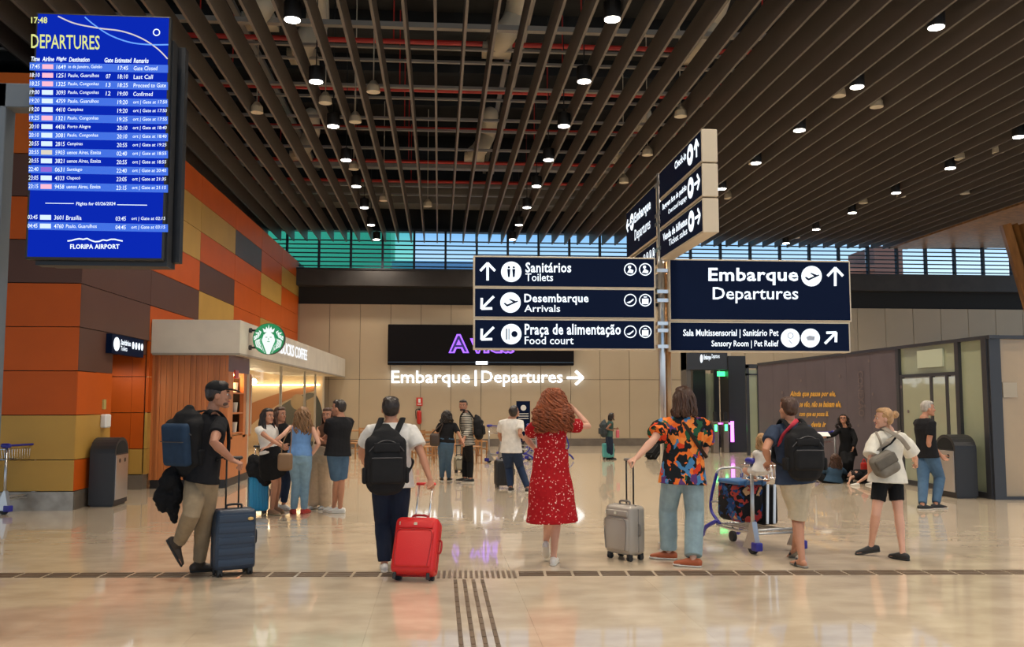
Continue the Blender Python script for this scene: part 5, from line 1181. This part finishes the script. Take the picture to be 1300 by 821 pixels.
# jacket hanging from his hand
c = at(214, 624, Y); t = thing('black_jacket', 'bundled black jacket hanging from the left hand of the man in the cap', 'jacket', c)
bm = B(); rn = random.Random(3)
ell(bm, c + V((.02, 0, .10)), (.10, .08, .13)); ell(bm, c + V((-.04, 0, -.06)), (.09, .07, .12)); ell(bm, c + V((.09, 0, -.0)), (.05, .06, .12)); chain(bm, [c + V((.02, 0, -.05)), c + V((.05, 0, -.18)), c + V((.06, 0, -.27))], [.06, .05, .035]); chain(bm, [c + V((.07, 0, .28)), c + V((.04, 0, .15))], [.03, .06])
obj('jacket_body', bm, black_c, t, mods=[remesh(.009, 1), folds(.05, .07)])
suit_navy = mat('suitcase_navy', (.018, .035, .065), .35, bump=.1, bscale=120)
p = fl(295, 729); suitcase('dark navy ribbed hard suitcase held by the man in the cap', p, math.radians(27), (.38, .23, .56), suit_navy, 'h', .47, hw=.12)

# man with white tee
Y = 9.05
J = person('man seen from behind in white tee with black backpack pulling a red suitcase', Y, (497, 535), (497, 607), 1.69, 4,
    {'R': [(536, 578, -1), (546, 609, -1), DN * .8 + RT * .1 - AW * .3, DN * .2 - AW, RT * -1], 'L': [(459, 574, 1), (464, 590, 1)]},
    {'L': {'kn': (486, 664), 'an': (488, 714), 'fy': 6}, 'R': {'kn': (506, 664), 'an': (503, 708), 'fy': 0}},
    head=(496, 519), hpitch=-12, skin='tan', wide=1.08, top={'m': tee_white, 'sleeve': .66, 't0': -.16, 'sr': 1.12, 'inf': .022}, bottom={'k': 'pants', 'm': navy_c, 'f': .97, 'inf': .022}, shoes={'m': shoe_w, 'sm': sole_w}, hair={'k': 'short', 'col': 'dark'}, near=True, curl=(.5, 1.0))
backpack('black city backpack on the man in the white tee', J, at(489.5, 581, Y - .26), (.40, .22, .58), pack_black, tilt=-3, yawoff=5)
redm = mat('suitcase_red', (.62, .012, .012), .5, bump=.15, bscale=150)
p = fl(524, 738); suitcase('red soft suitcase tilted behind the man in the white tee', p, math.radians(-14), (.41, .22, .52), redm, None, .37, tilt=-24, wheels=2, soft=True, hw=.13, hm=mat('rod_steel', (.75, .72, .68), .25, .8), mtrim=mat('red_trim', (.35, .005, .006), .5), grip=redm)

# woman in red dress
Y = 9.2
J = person('woman with long curly red hair and red floral midi dress, hand raised to head', Y, (701, 530), (699, 598), 1.70, -2,
    {'R': [(747, 541, 1), (729, 519, 1), V((-.6, .3, .5)), V((-1, 0, 0)), UP], 'L': [(668, 556, 1), (681, 572, 1), RT + AW * .3, V((1, 0, 0)), UP]},
    {'L': {'kn': (698, 654), 'an': (693, 689, .25), 'fy': -8, 'fp': 35}, 'R': {'kn': (706, 655), 'an': (703, 706), 'fy': -14}},
    head=(702, 508), female=True, skin='fair', top={'m': floral, 'sleeve': .55, 't0': .05, 'loose': 0, 'inf': .014, 'name': 'dress_top', 'sr': 1.25}, bottom={'k': 'skirt', 'm': floral, 'hem': .44, 'flare': .06, 'waist': .42, 'name': 'dress_skirt'}, shoes={'m': shoe_w, 'sm': sole_w},
    hair={'k': 'curly', 'col': 'auburn', 'L': .27, 'wd': .182, 'n': 520, 'amp': .020, 'freq': 6, 'seg': 20}, near=True, curl=(.4, .5))

# man with patterned shirt
Y = 9.25
J = person('long-haired man in bright patterned shirt and pale jeans beside the pole', Y, (869, 527), (867, 597), 1.80, -3,
    {'L': [(829, 559, -1), (808, 581, -1), V((-.75, -.1, -.35)), DN + AW * .1, RT], 'R': [(895, 571, 1), (886, 592, 1), V((-.5, .6, -.2))]},
    {'L': {'kn': (848, 646), 'an': (849, 699), 'fy': 66}, 'R': {'kn': (882, 650), 'an': (880, 708), 'fy': 60}},
    head=(868, 506), skin='fair', wide=1.06, top={'m': hawaii, 'sleeve': .72, 't0': -.24, 'sr': 1.35, 'inf': .026, 'loose': 1.3}, bottom={'k': 'pants', 'm': denim_l, 'f': .96, 'inf': .022, 'flare': .022}, shoes={'m': shoe_o, 'sm': sole_w}, hair={'k': 'bob', 'col': 'brown', 'L': .10, 'vol': 1.1}, near=True, curl=(1.0, .4))
bm = B(); nk = J['nk']; up = J['up']; fw = J['fwd']; rt = J['rt']
chain(bm, bez([nk - rt * .09 + up * .0 - fw * .03, nk - rt * .02 - up * .1 - fw * .135, nk + rt * .09 - up * .28 - fw * .15, nk + rt * .2 - up * .42 - fw * .08], 6), [(.018, .006)] * 19, side=rt, n=6)
tag(obj('crossbody_strap', bm, cloth('strap_dark', (.03, .02, .015))), 'dark crossbody strap over the back of the patterned shirt', 'strap')
silver = mat('suitcase_silver', (.36, .32, .27), .38, .15, bump=.1, bscale=200)
p = fl(794, 709); suitcase('silver grey soft suitcase on spinner wheels held by the man in the patterned shirt', p, math.radians(-56), (.38, .24, .50), silver, None, .46, soft=True, hw=.10, mtrim=mat('silver_trim', (.18, .16, .14), .4))

# man pushing trolley
Y = 9.15
J = person('man in navy tee and beige shorts pushing a luggage trolley, seen from behind', Y, (1003, 536), (1009, 605), 1.70, 8,
    {'L': [(972, 570, -1), (976, 586, 1), V((0, .8, -.4)), DN, RT], 'R': [(1036, 570, 1), (1034, 588, 1), V((0, .8, -.4)), DN, -RT]},
    {'R': {'kn': (1012, 660), 'an': (1018, 709), 'fy': 10}, 'L': {'kn': (1016, 656), 'an': (1009, 694, .35), 'fy': 8, 'fp': 25}},
    head=(1001, 519), hyaw=14, hpitch=-8, skin='tan', wide=1.05, top={'m': tee_navy, 'sleeve': .6, 't0': -.12, 'sr': 1.1}, bottom={'k': 'shorts', 'm': beige_s, 'f': .98, 'inf': .022, 'flare': .006}, shoes={'k': 'sandal', 'm': black, 'sm': mat('sandal_grey', (.2, .18, .15), .6)}, hair={'k': 'short', 'col': 'brown'}, near=True, curl=(.9, .9))
t, L = backpack('big black backpack with red strap on the man pushing the trolley', J, at(1021, 571, Y - .24), (.38, .24, .48), pack_black, tilt=-2, yawoff=-10)
bm = B(); chain(bm, bez([at(1012, 533, Y - .12), at(1005, 540, Y - .17), at(994, 552, Y - .15), at(989, 566, Y - .06)], 5), [(.022, .008)] * 16, side=(1, .3, 0), n=6); obj('red_strap', bm, strap_red, t)
pc_ = (fl(964, 703) + fl(1026, 703)) / 2
cart = trolley('luggage trolley with blue handle ends loaded with bags, pushed by the man in shorts', (pc_.x - .05, pc_.y + .1, 0), math.radians(14), 'luggage trolleys')
CM = Matrix.Translation(cart.location) @ Matrix.Rotation(cart.rotation_euler.z, 4, 'Z')
def onc(*p): return CM @ V(p)
t = thing('duffel_bag', 'patterned black red and blue duffel bag on the loaded trolley', 'bag', onc(-.1, .5, .25))
bm = B(); rbox(bm, CM @ Matrix.Translation((-.10, .52, .50)), .34, .5, .44, .08); obj('bag_body', bm, luggage_p, t, smooth=True, mods=[folds(.02, .08)])
bm = B(); rbox(bm, CM @ Matrix.Translation((-.10, .48, .725)), .36, .46, .05, .02); obj('bag_flap', bm, mat('flap_blue', (.03, .12, .30), .5), t, smooth=True)
bm = B(); chain(bm, bez([onc(-.2, .25, .7), onc(-.16, .22, .8), onc(-.02, .22, .8), onc(.03, .25, .7)], 5), .012, n=6); obj('bag_handle', bm, mat('flap_blue'), t)
p = onc(.13, .50, .25); t = thing('black_case', 'black cabin case with pale rods standing on the loaded trolley', 'suitcase', p)
bm = B(); rbox(bm, CM @ Matrix.Translation((.14, .50, .47)), .22, .42, .44, .04); obj('case_shell', bm, black_c, t, smooth=True)
bm = B()
for x in (.08, .17): chain(bm, [onc(x, .265, .27), onc(x + .02, .27, .70)], [(.016, .006)] * 2, side=RT, n=6)
obj('case_rod', bm, steel, t)
# child on the trolley
YQ = 9.75
b0 = at(967, 596, YQ)
person('small blond child in white sitting on the loaded trolley', YQ, (968, 569), (967, 596), 1.0, 20, {'R': [(976, 581, 1), (984, 588, 1)], 'L': [(958, 580, 1), (960, 591, 1)]},
    {'L': {'kn3': b0 + V((-.12, .2, -.02)), 'an': (958, 606, .3)}, 'R': {'kn3': b0 + V((.06, .22, -.02)), 'an': (974, 606, .3)}}, head=(967, 558), hyaw=-10, female=True, skin='fair', top={'m': tee_white, 'sleeve': .3, 't0': -.1, 'inf': .01}, bottom={'k': 'shorts', 'm': tee_white, 'f': .6, 'inf': .01}, hair={'k': 'long', 'col': 'blond', 'L': .12, 'amp': .008, 'freq': 2}, near=True, voxel=.007)

# woman with bun
Y = 9.5
J = person('blonde woman with hair in a bun, white tee, black shorts and a grey sling bag', Y, (1128, 546), (1127, 604), 1.60, 12,
    {'L': [(1105, 583, -1), (1104, 602, 1)], 'R': [(1161, 580, 1), (1163, 588, 1)]},
    {'L': {'kn': (1112, 653), 'an': (1106, 692, .1), 'fy': 62, 'fp': 12}, 'R': {'kn': (1141, 653), 'an': (1146, 701), 'fy': 20}},
    head=(1122, 531), hyaw=72, female=True, skin='fair', wide=1.08, top={'m': tee_cream, 'sleeve': .85, 't0': -.14, 'sr': 1.3, 'inf': .026, 'loose': 1.2}, bottom={'k': 'shorts', 'm': black_c, 'f': .62, 'inf': .014, 'flare': .004}, shoes={'m': shoe_b}, hair={'k': 'bun', 'col': 'blond'}, near=True, curl=(.5, .5))
c = at(1122, 588, Y - .2); t = thing('sling_bag', 'grey sling backpack worn crosswise by the blonde woman', 'backpack', c)
R_ = Matrix.Rotation(math.radians(-28), 4, 'Y'); M_ = Matrix.Translation(c) @ R_
bm = B(); rbox(bm, M_, .27, .15, .22, .06); rbox(bm, M_ @ Matrix.Translation((0, -.03, -.06)), .24, .16, .13, .05); obj('bag_body', bm, pack_grey, t, mods=[remesh(.008, 3), folds(.01, .06)])
bm = B(); rbox(bm, M_ @ Matrix.Translation((.0, -.085, .03)), .24, .05, .11, .02); obj('bag_flap', bm, cloth('flap_grey', (.13, .115, .095), .3), t, smooth=True)
lt = cloth('strap_grey', (.30, .26, .21), .2)
for pts, wd_, m_ in ((((1154, 570, -.13), (1144, 557, -.19), (1132, 549, -.16), (1121, 543, -.03), (1118, 548, .08)), .024, lt), (((1112, 574, -.16), (1122, 565, -.20), (1132, 556, -.19), (1142, 547, -.08)), .026, lt), (((1116, 578, -.17), (1119, 567, -.17), (1116, 556, -.16), (1112, 548, -.06)), .012, lt), (((1118, 572, -.16), (1128, 562, -.185), (1137, 553, -.16)), .030, black_c)):
    bm = B(); P_ = bez([at(x, y, Y + dy) for x, y, dy in pts], 5); chain(bm, P_, [(wd_, .006)] * len(P_), side=(1, 0, .5), n=6); obj('strap', bm, m_, t)

# man walking at right
Y = 13.85
person('grey-haired man in black tee and blue jeans walking right by the glass doors', Y, (1173, 530), (1177, 575), 1.68, -82, {'R': [(1179, 562, -1), (1183, 579, 1)], 'L': [(1178, 560, 1), (1197, 580, 1)]},
    {'L': {'kn': (1172, 610), 'an': (1171, 640), 'fy': -85}, 'R': {'kn': (1193, 607), 'an': (1188, 639), 'fy': -85}}, head=(1178, 518.5), hyaw=-100, skin='tan', wide=1.05, top={'m': tee_black, 'sleeve': .62, 't0': -.12, 'inf': .022}, bottom={'k': 'pants', 'm': denim_m, 'f': .97, 'inf': .022}, shoes={'m': shoe_b, 'sm': sole_w}, hair={'k': 'short', 'col': 'grey'}, voxel=.008)

# standing woman by the partition and people on the floor
Y = 18.5
J = person('dark curly-haired woman in black standing at the plum partition reaching out', Y, (1073, 542), (1076, 573), 1.46, 170, {'R': [(1059, 551, -1), (1047, 555, -1)], 'L': [(1086, 558, -1), (1083, 569, -1)]},
    {'L': {'kn': (1080, 585), 'an': (1079, 607)}, 'R': {'kn': (1074, 588), 'an': (1073, 607)}}, head=(1070.5, 532), hyaw=150, hpitch=-15, female=True, skin='tan', top={'m': black_c, 'sleeve': 1.85, 't0': -.2, 'inf': .02}, bottom={'k': 'pants', 'm': black_c, 'f': .97}, shoes={'m': shoe_b}, hair={'k': 'long', 'col': 'dark', 'L': .16, 'vol': 1.35, 'amp': .016, 'freq': 3}, glasses=True)
p = at(1046, 551, Y - .3); bm = B(); box(bm, p, (.22, .16, .01), Matrix.Rotation(.5, 3, 'X')); tag(obj('paper_sheet', bm, white), 'white sheet held out by the woman in black', 'paper')
Y = 17.2; b0 = fl(1058, 613); Y = b0.y; b0.z = .12
person('person in a denim jacket sitting on the floor by the partition, seen from behind', Y, (1060, 592), (1058, 611), 1.45, 5, {'L': [(1047, 600, 1), (1052, 609, 1)], 'R': [(1073, 600, 1), (1068, 609, 1)]},
    {'L': {'kn3': b0 + V((-.38, .28, .12)), 'an': (1062, 606, .5)}, 'R': {'kn3': b0 + V((.38, .28, .12)), 'an': (1054, 606, .5)}}, head=(1060, 582), female=True, skin='fair', wide=1.15, top={'m': denim_j, 'sleeve': 1.8, 't0': -.05, 'inf': .025}, bottom={'k': 'pants', 'm': black_c, 'f': .97, 'inf': .02}, shoes={'m': shoe_b}, hair={'k': 'long', 'col': 'brown', 'L': .2, 'vol': 1.2, 'amp': .015, 'freq': 3})
b0 = fl(1094, 613); Y = b0.y; b0.z = .1
person('child in dark clothes sitting low on the floor right of the denim jacket', Y, (1087, 600), (1096, 609), 1.1, 70, {'L': [(1080, 606, -1), (1078, 612, -1)], 'R': [(1084, 606, 1), (1080, 611, 1)]},
    {'L': {'kn3': b0 + V((.1, -.22, .1)), 'an': (1088, 613)}, 'R': {'kn3': b0 + V((.25, .15, .1)), 'an': (1107, 612)}}, head=(1081, 602), hyaw=60, hpitch=-25, skin='fair', top={'m': tee_black, 'sleeve': .6, 't0': -.1}, bottom={'k': 'shorts', 'm': black_c, 'f': .9}, shoes={'m': shoe_w, 'sm': sole_w}, hair={'k': 'short', 'col': 'dark'})
p = at(1097, 597, fl(1097, 611).y + .35); bm = B(); rbox(bm, Matrix.Translation(p), .14, .1, .34, .04); chain(bm, bez([p + V((-.04, 0, .15)), p + V((0, 0, .24)), p + V((.04, 0, .15))], 4), .012, n=6); tag(obj('red_pouch', bm, red, smooth=True), 'small bright red bag standing behind the sitting child', 'bag')
bm = B(); rbox(bm, Matrix.Translation(V((p.x, p.y, .11))), .4, .3, .22, .06); tag(obj('dark_bag', bm, black_c, smooth=True), 'low black bag on the floor under the small red bag', 'bag')

# the group in front of the coffee shop
GR = 'people chatting by the coffee shop'
Y = 13.3
person('woman with wavy blonde hair, sky blue top and pale jeans beside the blue suitcase', Y, (383, 536), (381, 579), 1.60, 2, {'L': [(359, 552, -1), (340, 567, 1), V((-1, 0, -.3)), DN, RT], 'R': [(405, 563, -1), (395, 578, 1), V((-.5, .3, -.6))]},
    {'L': {'kn': (376, 613), 'an': (373, 645), 'fy': 20}, 'R': {'kn': (387, 613), 'an': (386, 645), 'fy': -20}}, head=(385, 526), hyaw=-15, female=True, skin='fair', group=None, top={'m': top_blue, 'sleeve': 0, 't0': .02, 'inf': .016}, bottom={'k': 'pants', 'm': denim_s, 'f': .97, 'waist': .2}, shoes={'m': shoe_r, 'sm': shoe_r}, hair={'k': 'long', 'col': 'honey', 'L': .24, 'vol': 1.25, 'amp': .015, 'freq': 3}, voxel=.008)
Y = 13.3
person('dark-haired woman in white top and short black skirt at the left of the group', Y, (337, 539), (344, 579), 1.58, -130, {'L': [(349, 560, 1), (358, 562, 1)], 'R': [(341, 556, -1), (357, 566, -1)]},
    {'L': {'kn': (353, 612), 'an': (350, 643)}, 'R': {'kn': (349, 612), 'an': (345, 646)}}, head=(340, 528), hyaw=-125, female=True, skin='tan', top={'m': tee_white, 'sleeve': .45, 't0': .1}, bottom={'k': 'skirt', 'm': black_c, 'hem': .62, 'flare': .02, 'waist': .3}, shoes={'m': mat('shoe_tan', (.4, .22, .12), .5), 'sm': sole_t}, hair={'k': 'long', 'col': 'dark', 'L': .3, 'vol': 1.1}, glasses='up', voxel=.008)
Y = 13.9
person('brown-haired woman with sunglasses on her head, dark top, second from the left in the group', Y, (356, 537), (362, 576), 1.62, -135, {'L': [(368, 552, 1), (372, 563, -1)], 'R': [(348, 556, -1), (360, 565, -1)]},
    {'L': {'kn': (364, 606), 'an': (360, 640)}, 'R': {'kn': (360, 606), 'an': (349, 638)}}, head=(355.5, 526), hyaw=-120, female=True, skin='tan', top={'m': black_c, 'sleeve': 0, 't0': 0}, bottom={'k': 'pants', 'm': denim_d, 'f': .9}, shoes={'m': shoe_w, 'sm': sole_w}, hair={'k': 'long', 'col': 'brown', 'L': .3, 'vol': 1.1}, glasses='up', voxel=.009)
Y = 13.9
person('long-haired woman in wide beige trousers facing the camera in the group', Y, (417, 538), (407, 577), 1.62, 150, {'L': [(413, 560, -1), (420, 553, -1)], 'R': [(403, 556, -1), (411, 560, -1)]},
    {'L': {'kn': (412, 608), 'an': (413, 639)}, 'R': {'kn': (400, 608), 'an': (398, 639)}}, head=(416, 527), hyaw=165, female=True, skin='tan', top={'m': cloth('top_brown', (.10, .05, .03)), 'sleeve': 0, 't0': .1}, bottom={'k': 'pants', 'm': beige_t, 'f': .98, 'flare': .05, 'waist': .3, 'inf': .02}, shoes={'m': shoe_w, 'sm': sole_w}, hair={'k': 'long', 'col': 'brown', 'L': .26}, voxel=.009)
Y = 13.45
person('man in black tee, denim shorts and white trainers at the right of the group', Y, (432, 528), (429, 573), 1.69, 42, {'L': [(416, 553, 1), (408, 560, 1)], 'R': [(434, 558, -1), (417, 560, 1)]},
    {'L': {'kn': (428, 612), 'an': (424, 643), 'fy': 60}, 'R': {'kn': (433, 612), 'an': (432, 644), 'fy': 75}}, head=(430, 518), hyaw=70, skin='tan', wide=1.05, top={'m': tee_black, 'sleeve': .7, 't0': -.12, 'inf': .022}, bottom={'k': 'shorts', 'm': denim_m, 'f': .85, 'inf': .018, 'flare': .004}, shoes={'m': shoe_w, 'sm': sole_w}, hair={'k': 'short', 'col': 'dark'}, voxel=.008)
p = at(360, 567, 12.75); t = thing('shoulder_bag', 'small tan shoulder bag hanging beside the blonde woman in jeans', 'bag', p)
bm = B(); rbox(bm, Matrix.Translation(at(362, 586, 12.85)), .2, .09, .24, .05); obj('bag_body', bm, mat('leather_tan', (.2, .11, .05), .5), t, smooth=True)
bm = B(); chain(bm, bez([at(357, 578, 12.85), at(360, 560, 12.9), at(370, 545, 12.95), at(368, 578, 12.85)], 5), .008, n=6); obj('bag_strap', bm, mat('leather_tan'), t)
bl_s = mat('suitcase_azure', (.01, .22, .42), .35)
p = fl(327, 653); suitcase('bright blue suitcase beside the group, with a black backpack on top', p, math.radians(20), (.28, .22, .50), bl_s, 'v', .42, hw=.08, hm=mat('rod_steel'))
c = at(329, 594, p.y - .05); t = thing('black_rucksack', 'limp black backpack resting on the bright blue suitcase', 'backpack', c)
bm = B(); ell(bm, c, (.19, .13, .17)); ell(bm, c + V((.1, -.03, -.1)), (.12, .11, .15)); ell(bm, c + V((-.08, 0, .1)), (.09, .09, .1)); obj('pack_body', bm, pack_black, t, mods=[remesh(.01, 2), folds(.04, .08)])
bm = B(); chain(bm, bez([c + V((-.05, -.1, .12)), c + V((.1, -.16, .0)), c + V((.14, -.14, -.18))], 5), [(.02, .006)] * 11, side=RT, n=6); obj('shoulder_strap', bm, black_c, t)

# people further back
Y = 18.6
person('woman in black tee and blue jeans seen from behind next to the striped shirt man', Y, (568, 535), (566, 564), 1.50, 3, {'L': [(555, 549, 1), (556, 561, 1)], 'R': [(583, 552, -1), (588, 562, -1)]},
    {'L': {'kn': (561, 586), 'an': (561, 606), 'fy': 10}, 'R': {'kn': (569, 586), 'an': (570, 606), 'fy': -20}}, head=(567, 527), female=True, skin='tan', wide=1.08, top={'m': tee_black, 'sleeve': .7, 't0': .08, 'inf': .02}, bottom={'k': 'pants', 'm': denim_m, 'f': .95, 'waist': .3}, shoes={'m': shoe_b, 'sm': sole_w}, hair={'k': 'long', 'col': 'dark', 'L': .1, 'vol': 1.25, 'amp': .01})
p = at(552, 558, 18.5); t = thing('shoulder_bag', 'brown shoulder bag hanging on the left of the woman in black tee', 'bag', p)
bm = B(); rbox(bm, Matrix.Translation(p), .2, .14, .26, .06); obj('bag_body', bm, mat('leather_dark', (.05, .03, .02), .5), t, smooth=True)
bm = B(); chain(bm, bez([p + V((-.06, 0, .12)), at(562, 537, 18.5), p + V((.08, 0, .12))], 6), .012, n=6); obj('bag_strap', bm, mat('leather_dark'), t)
Y = 18.8
J = person('man in a striped shirt turning his head to the camera, backpack on his back', Y, (591, 523), (594, 561), 1.69, 82, {'L': [(594, 546, -1), (589, 557, -1)], 'R': [(590, 546, 1), (586, 557, 1)]},
    {'L': {'kn': (597, 585), 'an': (597, 607), 'fy': 85}, 'R': {'kn': (591, 584), 'an': (590, 606), 'fy': 80}}, head=(588, 515), hyaw=165, skin='mid', top={'m': stripe, 'sleeve': 1.75, 't0': -.1, 'inf': .02}, bottom={'k': 'pants', 'm': black_c, 'f': .97}, shoes={'m': shoe_b, 'sm': sole_w}, hair={'k': 'short', 'col': 'dark'})
bm = B(); ell(bm, J['hl'](0, .055, -.085), (.055, .042, .035), J['R3'], 3); obj('beard', bm, HAIR['dark'], J['root'], smooth=True)
backpack('black backpack on the striped shirt man', J, at(607, 541, Y), (.30, .20, .44), pack_black, tilt=-6)
p = fl(583, 600); p.y += .1; khs = mat('suitcase_khaki', (.26, .23, .16), .5); suitcase('khaki suitcase standing between the woman in jeans and the striped shirt man', p, .2, (.24, .18, .32), khs, None, .25, soft=True, hw=.1)
Y = 16.7
person('man in white tee and dark jeans looking down beside a black suitcase, further back', Y, (649, 531), (649, 570), 1.66, -12, {'L': [(634, 553, 1), (640, 563, 1)], 'R': [(660, 551, -1), (664, 556, 1)]},
    {'L': {'kn': (646, 593), 'an': (648, 618), 'fy': -20}, 'R': {'kn': (660, 592), 'an': (670, 619), 'fy': -30}}, head=(653, 523), hyaw=-40, hpitch=-30, skin='mid', top={'m': tee_white, 'sleeve': .65, 't0': -.12, 'inf': .022}, bottom={'k': 'pants', 'm': denim_d, 'f': .97}, shoes={'m': shoe_b, 'sm': sole_w}, hair={'k': 'short', 'col': 'dark'})
p = fl(641, 621); suitcase('black hard suitcase behind the legs of the man in the far white tee', p + V((0, .25, 0)), .1, (.36, .24, .48), mat('suitcase_black', (.02, .018, .018), .4), 'v', 0)
Y = 25.6
J = person('distant woman with backpack looking at her phone by a teal suitcase', Y, (775, 534), (773, 553), 1.36, -80, {'R': [(770, 544, -1), (777, 546, 1)], 'L': [(775, 543, 1), (782, 544, 1)]},
    {'L': {'kn': (773, 567), 'an': (772, 580)}, 'R': {'kn': (776, 567), 'an': (776, 580)}}, head=(776.5, 528), hyaw=-75, female=True, skin='brown', top={'m': green_c, 'sleeve': .2, 't0': -.05}, bottom={'k': 'pants', 'm': denim_d, 'f': .97}, shoes={'m': shoe_b}, hair={'k': 'bob', 'col': 'dark', 'L': .08})
backpack('grey backpack on the distant woman', J, at(766.5, 543, Y), (.28, .2, .42), cloth('pack_slate', (.05, .06, .065), .3), straps=False)
p = fl(772, 583); suitcase('small teal suitcase on wheels in front of the distant woman', p, 0, (.33, .22, .40), mat('suitcase_teal', (.10, .42, .40), .4), 'v', 0)
p = at(784, 546, Y); bm = B(); rbox(bm, Matrix.Translation(p + V((0, 0, -.1))), .1, .06, .22, .03); tag(obj('pink_pouch', bm, mat('pouch_pink', (.6, .12, .15), .6), smooth=True), 'small pink bag hanging in front of the distant woman', 'bag')
p = fl(824, 583); t = suitcase('dark wheeled bag lying tilted behind the pole', p, -.9, (.3, .24, .55), black_c, None, 0, tilt=-50, wheels=2, soft=True)

# ---------------- rear seating and trolleys ----------------
wd = mat('chair_wood', (.42, .20, .07), .45, var=.2, vscale=8)
def chair():
    t = thing('wooden_chair', 'x', 'chair')
    for x in (-.2, .2):
        for y, h in ((-.2, .45), (.2, .85)): bm = B(); b2(bm, (x - .018, y - .018, 0), (x + .018, y + .018, h)); obj('leg', bm, wd, t, False)
    bm = B(); b2(bm, (-.22, -.22, .43), (.22, .22, .46), .01); obj('seat', bm, wd, t, False)
    for z in (.58, .68, .79): bm = B(); b2(bm, (-.2, .185, z), (.2, .21, z + .05)); obj('backrest_slat', bm, wd, t, False)
    bm = B()
    for y in (-.2, .2): b2(bm, (-.2, y - .01, .2), (.2, y + .01, .23))
    obj('stretcher', bm, wd, t, False); return t
c0 = chair(); CH = [(536, 584, 2.6, 'behind the red suitcase man, leftmost of the cafe chairs'), (546, 588, .4, 'second from the left of the rear cafe chairs'), (556, 582, 3.4, 'behind the woman in black tee'), (577, 585, 1.6, 'between the woman in black tee and the striped shirt man'), (599, 588, 5.0, 'right of the striped shirt man'), (606, 579, 2.2, 'rightmost of the rear cafe chairs'), (447, 582, 1.2, 'right of the chatting group'), (456, 578, 4.0, 'nearest the man in the white tee on his left')]
for i, (x, y, r, l) in enumerate(CH):
    p = fl(x, y); lab = 'light wooden cafe chair ' + l
    if i == 0: c0.location = p; c0.rotation_euler.z = r; c0['label'] = lab; c0['group'] = 'cafe chairs'
    else: dup(c0, p, r, lab, 'cafe chairs')
def table(x, y, lab):
    p = fl(x, y); t = thing('cafe_table', lab, 'table', p, group='cafe tables')
    bm = B(); b2(bm, (-.35, -.35, .71), (.35, .35, .74), .01); obj('tabletop', bm, wd, t, False)
    for sx in (-.3, .3):
        for sy in (-.3, .3): bm = B(); b2(bm, (sx - .02, sy - .02, 0), (sx + .02, sy + .02, .71)); obj('leg', bm, wd, t, False)
table(541, 581, 'wooden cafe table left of the woman in black tee'); table(566, 574, 'wooden cafe table behind the woman in black tee'); table(450, 576, 'wooden cafe table right of the chatting group')
tr = [((24, 650), 70, 'empty luggage trolley cut off by the left edge of the picture'), ((628, 588), -60, 'empty luggage trolley left behind the man in the far white tee'), ((640, 579), -70, 'empty luggage trolley behind the striped shirt man'), ((676, 585), -75, 'empty luggage trolley behind the red dress woman')]
tt = None
for (x, y), r, l in tr:
    p = fl(x, y)
    if tt is None: tt = trolley(l, p, math.radians(r), 'empty luggage trolleys')
    else: dup(tt, p, math.radians(r), l, 'empty luggage trolleys')
p = at(1048, 590, 18.9); q = dup(tt, V((p.x, 18.9, 0)), math.radians(20), 'empty luggage trolley in front of the woman in black at the partition', 'empty luggage trolleys')
